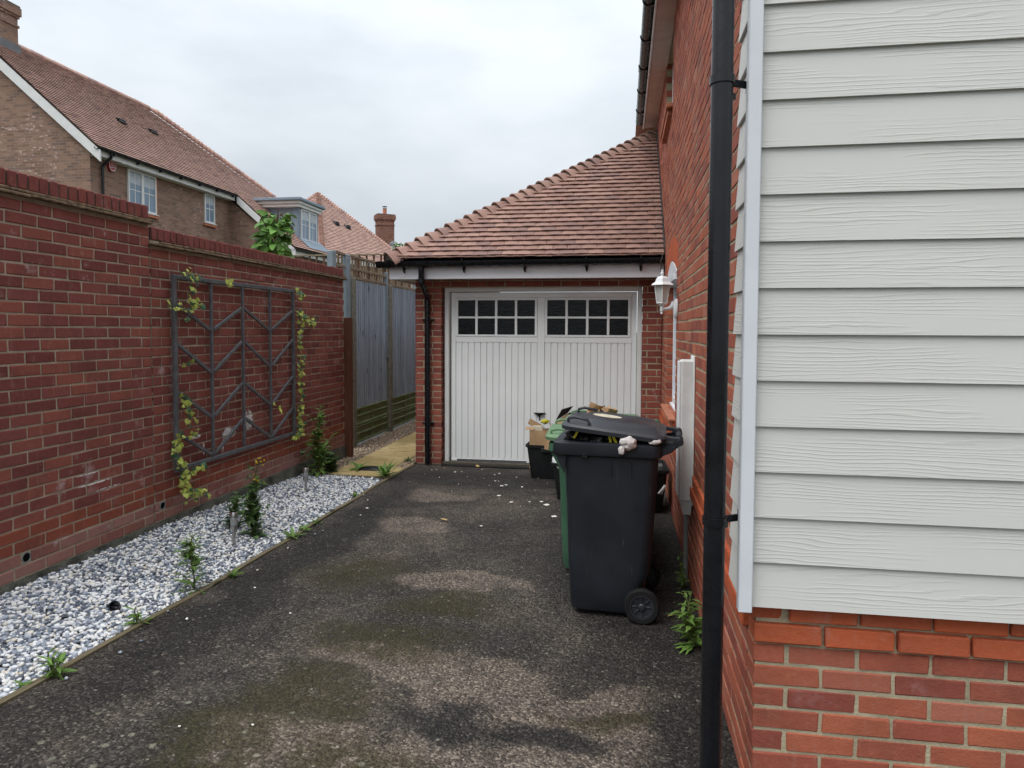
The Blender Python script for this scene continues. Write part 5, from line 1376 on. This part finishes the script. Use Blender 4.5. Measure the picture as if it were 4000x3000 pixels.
b.build('cage', MT['white_upvc'], ln, smooth=60)
b = MB(); b.loft([hexring(.105, .196), hexring(.098, .205), hexring(.068, .222), hexring(.056, .252), hexring(.038, .268), hexring(.014, .274)]); b.build('lamp_roof', MT['white_upvc'], ln)
b = MB(); b.lathe([(.013, .272), (.009, .282), (.016, .292), (.017, .300), (.010, .306), (.008, .312), (.011, .318), (.004, .326)], 14, T_); b.build('finial', MT['white_upvc'], ln, smooth=60)
b = MB(); b.lathe([(.012, .05), (.016, .07), (.024, .10), (.022, .13), (.008, .145)], 12, T_); b.build('bulb', MT['cream_paper'], ln, smooth=60)

cbx = thing('cable_box', 'tall slim white cable box with grey conduit on house wall', 'utility box')
b = MB(); b.cbox(XH-.086, XH-.004, 4.43, 4.575, .56, 1.46, .010); b.build('housing', MT['white_dirty'], cbx)
b = MB(); b.add([(XH-.080, 4.44, .56), (XH-.006, 4.44, .56), (XH-.006, 4.565, .56), (XH-.080, 4.565, .56), (XH-.058, 4.46, .47), (XH-.010, 4.46, .47), (XH-.010, 4.545, .47), (XH-.058, 4.545, .47)], [(0, 4, 5, 1), (1, 5, 6, 2), (2, 6, 7, 3), (3, 7, 4, 0), (4, 7, 6, 5)]); b.build('taper', MT['white_dirty'], cbx)
b = MB(); b.cbox(XH-.098, XH-.0865, 4.435, 4.572, .60, 1.45, .005); b.build('cover', MT['white_upvc'], cbx)
b = MB(); b.cbox(XH-.012, XH-.0015, 4.405, 4.60, .54, 1.485, .004); b.build('sealant_edge', MT['cream_seal'] if 'cream_seal' in MT else MT['frame_cream'], cbx)
b = MB(); b.tube([(XH-.034, 4.50, -.02), (XH-.034, 4.50, .49)], .0165, 14); b.build('conduit', MT['grey_pipe'], cbx, smooth=50)

# ================================================================== WHEELIE BINS
def wheelie(name, label, cat, x, y, rz, body_m, lid_m, lid_ang, sticker=False, kz=1.0, kl=1.0):
    def Z(z): return z if z < .3 else .3+(z-.3)*kz
    t = thing(name, label, cat, (x, y, gz(x, y)), rz, 'wheelie bins beside the house wall')
    L = []
    for (z, x0, x1, hy, r) in ((.028, -.235, .10, .205, .05), (.035, -.250, .115, .220, .06), (.06, -.256, .125, .226, .06), (.20, -.264, .165, .233, .06), (.27, -.268, .200, .237, .06), (.60, -.277, .222, .254, .06), (.905, -.291, .240, .270, .055)):
        L.append(rrect(x0, x1, -hy, hy, Z(z), r))
    b_ = MB(); b_.loft(L, True, False); body = b_.build('body', body_m, t, smooth=45)
    b_ = MB(); R_ = [rrect(-.303, .24, -.27, .27, Z(.895), .055), rrect(-.350, .258, -.292, .292, Z(.905), .05), rrect(-.356, .262, -.296, .296, Z(.915), .05), rrect(-.352, .258, -.293, .293, Z(.968), .05), rrect(-.344, .250, -.285, .285, Z(.975), .05), rrect(-.300, .225, -.250, .250, Z(.975), .06), rrect(-.288, .215, -.24, .24, Z(.955), .06), rrect(-.278, .21, -.235, .235, Z(.75), .05)]
    b_.loft(R_, False, True); b_.build('rim', body_m, t, smooth=40)
    b_ = MB()
    for sy in (-.262, .262):
        b_.loft([[Vector((px__, sy+e, pz__)) for px__, pz__ in ((-.34, Z(.906)), (-.285, Z(.80)), (-.275, Z(.905)))] for e in (-.006, .006)])
    for xx in (-.02, .09): b_.cbox(xx-.003, xx+.003, -.2735, -.262, Z(.80), Z(.904), .001)
    b_.build('front_gusset', body_m, body)
    # handle: arms and grip
    b_ = MB()
    for sy in (-.215, .215):
        b_.loft([[Vector((.24, sy-.018, Z(.90))), Vector((.24, sy+.018, Z(.90))), Vector((.24, sy+.018, Z(.965))), Vector((.24, sy-.018, Z(.965)))], [Vector((.31, sy-.016, Z(.93))), Vector((.31, sy+.016, Z(.93))), Vector((.31, sy+.016, Z(.975))), Vector((.31, sy-.016, Z(.975)))], [Vector((.352, sy-.014, Z(.965))), Vector((.352, sy+.014, Z(.965))), Vector((.352, sy+.014, Z(1.0))), Vector((.352, sy-.014, Z(1.0)))]])
    b_.loft([[Vector((.24, -.25, Z(.90))), Vector((.33, -.25, Z(.952))), Vector((.33, -.25, Z(.962))), Vector((.24, -.25, Z(.955)))], [Vector((.24, .25, Z(.90))), Vector((.33, .25, Z(.952))), Vector((.33, .25, Z(.962))), Vector((.24, .25, Z(.955)))]])
    b_.tube([(.352, -.255, Z(.985)), (.352, .255, Z(.985))], .017, 14); b_.build('handle', body_m, t, smooth=45)
    b_ = MB()
    for yy_ in (-.22, -.16, -.10, .10, .16, .22): b_.lathe([(.022, -.006), (.022, .006)], 14, Matrix.Translation((.352, yy_, Z(.985))) @ Matrix.Rotation(pi/2, 4, 'X'))
    b_.build('hinge_rings', body_m, t)
    # wheels
    for sy in (-1, 1):
        M_ = Matrix.Translation((.158, sy*.262, .100)) @ Matrix.Rotation(sy*pi/2, 4, 'X') if sy < 0 else Matrix.Translation((.158, sy*.262, .100)) @ Matrix.Rotation(-pi/2, 4, 'X')
        if sy < 0: M_ = Matrix.Translation((.158, -.262, .100)) @ Matrix.Rotation(pi/2, 4, 'X')
        b_ = MB(); b_.lathe([(.066, -.022), (.092, -.024), (.099, -.014), (.1, .0), (.099, .014), (.092, .024), (.070, .024), (.066, .018)], 36, M_, cap=False); wh = b_.build('wheel', MT['rubber'], t, smooth=40)
        b_ = MB(); b_.lathe([(.070, .010), (.070, .020), (.060, .021), (.057, .008), (.02, .006), (.020, .020), (.014, .026), (.001, .027)], 36, M_, cap=False); b_.lathe([(.068, -.015), (.068, .004)], 30, M_)
        for k in range(8):
            a = 2*pi*k/8; b_.bar(M_ @ Vector((.016*cos(a), .016*sin(a), .010)), M_ @ Vector((.061*cos(a), .061*sin(a), .012)), .009, .008, up=M_.to_3x3() @ Vector((0, 0, 1)))
        b_.build('wheel_hub', lid_m, wh, smooth=40)
    b_ = MB(); b_.tube([(.158, -.24, .1), (.158, .24, .1)], .011, 10); b_.build('axle', MT['iron'], t)
    # lid, hinged on the handle bar
    H0 = Vector((.352, 0, Z(.985))); Rl = Matrix.Translation(H0) @ Matrix.Rotation(lid_ang, 4, 'Y') @ Matrix.Diagonal((kl, 1, 1, 1))
    def lr(x0, x1, hy, z, r): return [Rl @ p for p in rrect(x0, x1, -hy, hy, z, r)]
    b_ = MB(); b_.loft([lr(-.705, -.10, .285, -.012, .06), lr(-.725, -.085, .300, -.010, .07), lr(-.730, -.08, .302, .012, .07), lr(-.715, -.09, .290, .026, .07), lr(-.665, -.135, .245, .030, .07), lr(-.585, -.150, .215, .052, .07), lr(-.56, -.165, .195, .058, .06)], True, True)
    lid = b_.build('lid', lid_m, t, smooth=40)
    for sy in (-.20, .20):
        b_ = MB(); b_.loft([[Rl @ Vector(p) for p in ((-.12, sy-.03, -.004), (-.12, sy+.03, -.004), (-.12, sy+.03, .022), (-.12, sy-.03, .022))], [Rl @ Vector(p) for p in ((-.05, sy-.026, .0), (-.05, sy+.026, .0), (-.05, sy+.026, .018), (-.05, sy-.026, .018))], [Rl @ Vector(p) for p in ((.0, sy-.024, -.016), (.0, sy+.024, -.016), (.0, sy+.024, .020), (.0, sy-.024, .020))]]); b_.build('lid_hinge', lid_m, lid)
    for sy in (-1, 1):
        b_ = MB(); p = [(-.69, sy*.235, .024), (-.69, sy*.235, .050), (-.65, sy*.24, .062), (-.57, sy*.25, .056), (-.55, sy*.25, .030)]
        b_.tube([Rl @ Vector(q) for q in p], .009, 8); b_.build('lid_grip', lid_m, lid, smooth=60)
    if sticker:
        b_ = MB(); b_.lathe([(.001, .0586), (1, .0586), (1, .0592), (.001, .0592)], 30, Rl @ Matrix.Translation((-.47, .02, 0)) @ Matrix.Diagonal((.095, .065, 1, 1)), cap=False); b_.build('sticker', MT['cream_paper'], lid)
    return t
bk = wheelie('wheelie_bin', 'black wheelie bin overflowing under its half raised lid, nearest camera', 'bin', -.020, 4.125, rad(-3.5), MT['bin_black'], MT['bin_lid'], rad(6.2), True, 1.06, .91)
g1 = wheelie('wheelie_bin', 'green wheelie bin directly behind the black bin', 'bin', -.135, 4.80, rad(1.5), MT['bin_green'], MT['bin_green_lid'], rad(1.5), kz=.885)
g2 = wheelie('wheelie_bin', 'rearmost green wheelie bin with scrap cardboard on its lid', 'bin', -.075, 5.44, rad(-1), MT['bin_green'], MT['bin_green_lid'], rad(1), kz=.885)

def crumple(mb, c, r, amp, freq, sub=3, seed=0, squash=(1, 1, 1)):
    bm = bmesh.new(); bmesh.ops.create_icosphere(bm, subdivisions=sub, radius=1)
    v = []
    for p in bm.verts:
        d = p.co.normalized(); n_ = mnoise.noise(d*freq+Vector((seed, seed*2, 0)))+.5*abs(mnoise.noise(d*freq*2.2+Vector((0, seed, 5))))
        k = r*(1+amp*n_); v.append(Vector(c)+Vector((d.x*k*squash[0], d.y*k*squash[1], d.z*k*squash[2])))
    f = [tuple(q.index for q in t.verts) for t in bm.faces]; bm.free(); mb.add(v, f)
t = thing('bin_bag', 'shiny black bin bags with yellow ties bulging from black bin', 'bin bag', (0, 0, 0))
b = MB(); crumple(b, (-.16, 4.050, 0.990), .155, .55, 2.2, 4, 3, (1, 1.1, .55)); crumple(b, (.05, 4.060, 0.975), .15, .5, 2.0, 4, 9, (1, 1.15, .48)); crumple(b, (-.05, 4.240, 0.985), .14, .4, 2.4, 4, 5, (1.4, .8, .55)); crumple(b, (-.24, 4.130, 1.015), .07, .6, 2.4, 3, 15, (1, 1.6, .8)); b.build('bag', MT['bag'], t, smooth=60)
b = MB()
for p in ([(-.27, 3.90, 1.03), (-.24, 3.88, 1.085), (-.19, 3.93, 1.10), (-.17, 3.98, 1.08)], [(-.06, 3.875, 1.01), (-.072, 3.86, 1.075), (-.05, 3.855, 1.06), (-.03, 3.865, 1.015)], [(-.005, 3.875, 1.015), (.0, 3.86, 1.06), (.035, 3.865, 1.065), (.05, 3.88, 1.02)]):
    q = [Vector(k) for k in p]; q = [q[0], q[0].lerp(q[1], .5), q[1], q[1].lerp(q[2], .5), q[2], q[2].lerp(q[3], .5), q[3]]
    b = MB()
    for a, c in zip(q, q[1:]): b.bar(a, c, .014, .003, up=(0, 1, 0), b=.0005)
    b.build('tie', MT['yellow'], t)
b = MB(); crumple(b, (.035, 3.818, 1.022), .042, .28, 2.0, 4, 21, (1.05, .8, .85)); crumple(b, (.000, 3.806, .985), .020, .3, 2.2, 3, 4, (.9, .8, 1.2)); crumple(b, (.02, 3.80, 1.032), .024, .3, 2.2, 3, 8, (1.1, .7, .8))
tag(b.build('crumpled_tissue', MT['tissue'], smooth=50), 'large crumpled dirty white tissue hanging over black bin rim', 'tissue', 'tissues on the black bin')
b = MB(); crumple(b, (.185, 3.825, 1.035), .024, .3, 2.2, 3, 31, (1.2, .8, .7)); crumple(b, (.165, 3.825, 1.030), .016, .3, 2.2, 3, 33, (1.2, .8, .7))
tag(b.build('crumpled_tissue', MT['tissue'], smooth=50), 'small white tissue near the black bin handle', 'tissue', 'tissues on the black bin')

# cardboard scraps on the rear green lid
def sheet(mb, c, sx, sy, rot, bend=.3, n=6, seed=0, th=.003):
    R_ = Matrix.Translation(c) @ Matrix.Rotation(rot[2], 4, 'Z') @ Matrix.Rotation(rot[0], 4, 'X') @ Matrix.Rotation(rot[1], 4, 'Y')
    top = []; bot = []
    for j in range(n+1):
        for i in range(n+1):
            x, y = (i/n-.5)*sx, (j/n-.5)*sy; z = bend*sx*(x/sx)**2*2+.10*sx*mnoise.noise(Vector((x*14+seed, y*14, seed)))
            top.append(R_ @ Vector((x, y, z+th))); bot.append(R_ @ Vector((x, y, z)))
    m_ = n+1; f = []
    for j in range(n):
        for i in range(n): f += [(j*m_+i, j*m_+i+1, (j+1)*m_+i+1, (j+1)*m_+i), tuple(m_*m_+k for k in ((j+1)*m_+i, (j+1)*m_+i+1, j*m_+i+1, j*m_+i))]
    mb.add(top+bot, f)
b = MB(); zb = .962
for k, (x, y, z, sx) in enumerate([(-.24, 5.50, .035, .10), (-.19, 5.46, .03, .12), (-.14, 5.52, .028, .10), (-.10, 5.45, .02, .11), (-.22, 5.40, .02, .10), (-.17, 5.55, .05, .08), (-.08, 5.52, .035, .07)]):
    sheet(b, (x, y, zb+z), sx, sx*.7, (U(-1.1, 1.1), U(-.6, .6), U(0, 3)), U(.4, .9), 6, k*3)
tag(b.build('cardboard_scraps', MT['tan'], smooth=40), 'torn brown cardboard scraps on the rear green bin lid', 'cardboard')

# ================================================================== RECYCLING BOXES
def crate(name, label, x, y, rz, lx, ly, h, group='black recycling boxes'):
    t = thing(name, label, 'recycling box', (x, y, gz(x, y)), rz, group)
    b_ = MB(); k = .045
    b_.loft([rrect(-lx/2+k, lx/2-k, -ly/2+k, ly/2-k, .004, .03), rrect(-lx/2+k-.004, lx/2-k+.004, -ly/2+k-.004, ly/2-k+.004, .012, .03), rrect(-lx/2, lx/2, -ly/2, ly/2, h-.03, .035), rrect(-lx/2-.016, lx/2+.016, -ly/2-.016, ly/2+.016, h-.028, .04), rrect(-lx/2-.018, lx/2+.018, -ly/2-.018, ly/2+.018, h, .04), rrect(-lx/2-.002, lx/2+.002, -ly/2-.002, ly/2+.002, h, .035), rrect(-lx/2+k+.006, lx/2-k-.006, -ly/2+k+.006, ly/2-k-.006, .02, .03)], True, True)
    b_.build('tub', MT['black_soft'], t, smooth=40)
    b_ = MB(); b_.cbox(-.10, .10, -ly/2-.030, -ly/2-.012, h-.075, h-.0305, .006); b_.build('hand_grip', MT['black_soft'], t)
    return t
crate('recycling_box', 'black recycling box full of cardboard in front of garage door', -.765, 7.67, rad(-3), .53, .38, .385)
crate('recycling_box', 'black recycling box with white bottle, behind the green bins', -.44, 6.78, rad(-4), .40, .52, .37)
crate('recycling_box', 'black recycling box against house wall beyond the bins', .20, 6.45, rad(2), .40, .50, .40)
# cardboard in the first box
cb_ = thing('open_carton', 'open brown carton standing in the front recycling box', 'carton', (-.905, 7.63, .10), rad(-6))
def carton(par, lx, ly, h, mat):
    b_ = MB(); e = .004
    b_.cbox(-lx/2, lx/2, -ly/2, -ly/2+e, 0, h, .001); b_.cbox(-lx/2, lx/2, ly/2-e, ly/2, 0, h, .001); b_.cbox(-lx/2, -lx/2+e, -ly/2+e+.0005, ly/2-e-.0005, 0, h, .001); b_.cbox(lx/2-e, lx/2, -ly/2+e+.0005, ly/2-e-.0005, 0, h, .001); b_.cbox(-lx/2+e, lx/2-e, -ly/2+e, ly/2-e, .001, .006, .001)
    b_.build('carton_wall', mat, par)
carton(cb_, .20, .20, .43, MT['tan'])
b = MB(); b.bar((-.10, -.10, .435), (-.10, -.02, .455), .003, .10, up=(1, 0, 0)); b.build('carton_flap', MT['tan'], cb_)
b = MB(); b.bar((-.1, .1, .44), (-.07, .1, .50), .16, .003, up=(0, 1, 0)); b.build('carton_flap', MT['tan'], cb_)
b = MB(); b.cbox(-.98, -.87, 7.57, 7.62, .46, .575, .003, mat=None); tag(b.build('printed_packet', MT['cream_paper']), 'cream printed packet poking out of the open carton', 'packet')
b = MB(); b.lathe([(.028, .44), (.030, .56), (.026, .575), (.012, .585), (.012, .605)], 14, Matrix.Translation((-.83, 7.60, .0)) @ Matrix.Rotation(.12, 4, 'Y')); tag(b.build('bottle', MT['blue_print'], smooth=50), 'pale blue printed bottle in the open carton', 'bottle')
b = MB(); crumple(b, (-.855, 7.67, .615), .035, .5, 2.5, 3, 2, (1.2, 1, .7)); tag(b.build('yellow_wrapper', MT['yellow'], smooth=50), 'crumpled yellow wrapper on top of the open carton', 'wrapper')
b = MB(); sheet(b, (-.78, 7.67, .55), .10, .20, (.3, .9, .3), .1, 4, 3); tag(b.build('grey_card_sheet', MT['tan'], smooth=40), 'small folded card sheet right of the blue bottle', 'cardboard')
fl_ = thing('flattened_carton', 'flattened brown carton with dark flap leaning over the front recycling box', 'carton')
def quadp(nm, P, th, mat, par):
    a, b_, c, d = [Vector(p) for p in P]; n_ = (b_-a).cross(d-a).normalized()*th
    m_ = MB(); m_.add([a, b_, c, d, a+n_, b_+n_, c+n_, d+n_], [(3, 2, 1, 0), (4, 5, 6, 7), (0, 1, 5, 4), (1, 2, 6, 5), (2, 3, 7, 6), (3, 0, 4, 7)]); m_.build(nm, mat, par)
quadp('carton_side', [(-.80, 7.570, .38), (-.70, 7.530, .40), (-.575, 7.570, .735), (-.735, 7.630, .62)], .005, MT['tan'], fl_)
quadp('carton_back', [(-.70, 7.530, .40), (-.55, 7.670, .42), (-.52, 7.690, .72), (-.575, 7.570, .735)], .005, MT['card_dark'], fl_)
quadp('carton_flap', [(-.73, 7.610, .64), (-.60, 7.590, .725), (-.53, 7.510, .815), (-.655, 7.520, .775)], .004, MT['card_dark'], fl_)
quadp('carton_edge', [(-.845, 7.510, .36), (-.815, 7.500, .36), (-.745, 7.530, .60), (-.775, 7.540, .60)], .004, MT['cream_paper'], fl_)
b = MB(); sheet(b, (-.755, 7.455, .375), .17, .12, (.9, .1, .1), .4, 6, 22); tag(b.build('torn_cardboard', MT['tan'], smooth=40), 'torn cardboard scrap hanging over front recycling box rim', 'cardboard')
b = MB(); 
for k in range(5): sheet(b, (-.72+.05*k, 7.68+.02*k, .42+.012*k), .2, .16, (U(-.5, .8), U(-.5, .5), U(0, 3)), .4, 5, 40+k)
tag(b.build('cardboard_pieces', MT['tan'], smooth=40), 'loose brown cardboard pieces filling front recycling box', 'cardboard')
b = MB(); b.lathe([(.02, -.02), (.055, .0), (.078, .06), (.08, .12), (.06, .17), (.03, .19), (.028, .21)], 20, Matrix.Translation((-.585, 6.60, .28))); tag(b.build('white_bottle', MT['white_upvc'], smooth=60), 'white plastic bottle in the box behind the green bins', 'bottle')
b = MB(); b.cbox(.27, .37, 6.22, 6.34, .34, .44, .008); tag(b.build('clear_tub', MT['cable']), 'grey tub on top of the box against house wall', 'tub')
br = thing('scrubbing_brush', 'pale scrubbing brush hanging on the box by house wall', 'brush')
b = MB(); b.tube([(.33, 6.165, .20), (.36, 6.16, .24), (.385, 6.16, .275)], [.010, .011, .011], 8); b.build('brush_handle', MT['white_dirty'], br, smooth=60)
b = MB()
for k in range(7): b.cbox(.355+.005*k, .358+.005*k, 6.135, 6.152, .20+.012*k, .208+.012*k, .001)
b.build('bristles', MT['white_dirty'], br)

# ================================================================== LITTER ON THE DRIVE
def leaf_thing(name, label, x, y, s_, mat='leaf_dead', rz=0):
    b_ = MB(); put_leaf(b_, Vector((0, 0, .012)), 0, -.05, s_, s_*.5, 5, -.15, 'round')
    o = b_.build(name, MT[mat], smooth=60); o.location = (x, y, gz(x, y)); o.rotation_euler = (0, 0, rz); return tag(o, label, 'leaf', 'fallen leaves on the drive')
leaf_thing('fallen_leaf', 'single yellow leaf lying on the open drive', -1.47, 5.66, .07, rz=1.2)
leaf_thing('fallen_leaf', 'dry tan leaf lying by the channel drain', -1.70, 8.02, .09, rz=.4)
leaf_thing('fallen_leaf', 'tiny tan leaf beside black bin wheel', .30, 3.98, .04, rz=2.4)
b = MB(); rs = np.random.RandomState(5)
for k in range(114):
    if k < 110 and k % 3: continue
    if k < 110: x, y = rs.uniform(-2.3, -.5), 7.95-abs(rs.normal(0, .9))
    else: x, y = rs.uniform(-2.4, .1), rs.uniform(2.2, 6)
    sz_ = rs.choice([.005, .007, .012], p=[.6, .3, .1]); z = gz(x, y)+.007
    crumple(b, (x, y, z+sz_*.2), sz_, .5, 2, 1, k, (1.2, 1, .45))
for x, y, s_ in ((-.69, 6.34, .022), (-1.19, 6.61, .015), (-1.03, 6.38, .013), (-.86, 6.42, .009), (-.75, 6.45, .014), (-1.24, 7.05, .014), (-1.2, 7.1, .010), (-.58, 5.95, .02)): crumple(b, (x, y, gz(x, y)+.010), s_, .6, 2, 2, x, (1.3, .9, .3))
tag(b.build('white_chips', MT['chip']), 'scattered small white chips on the dark tarmac', 'debris', kind='stuff')
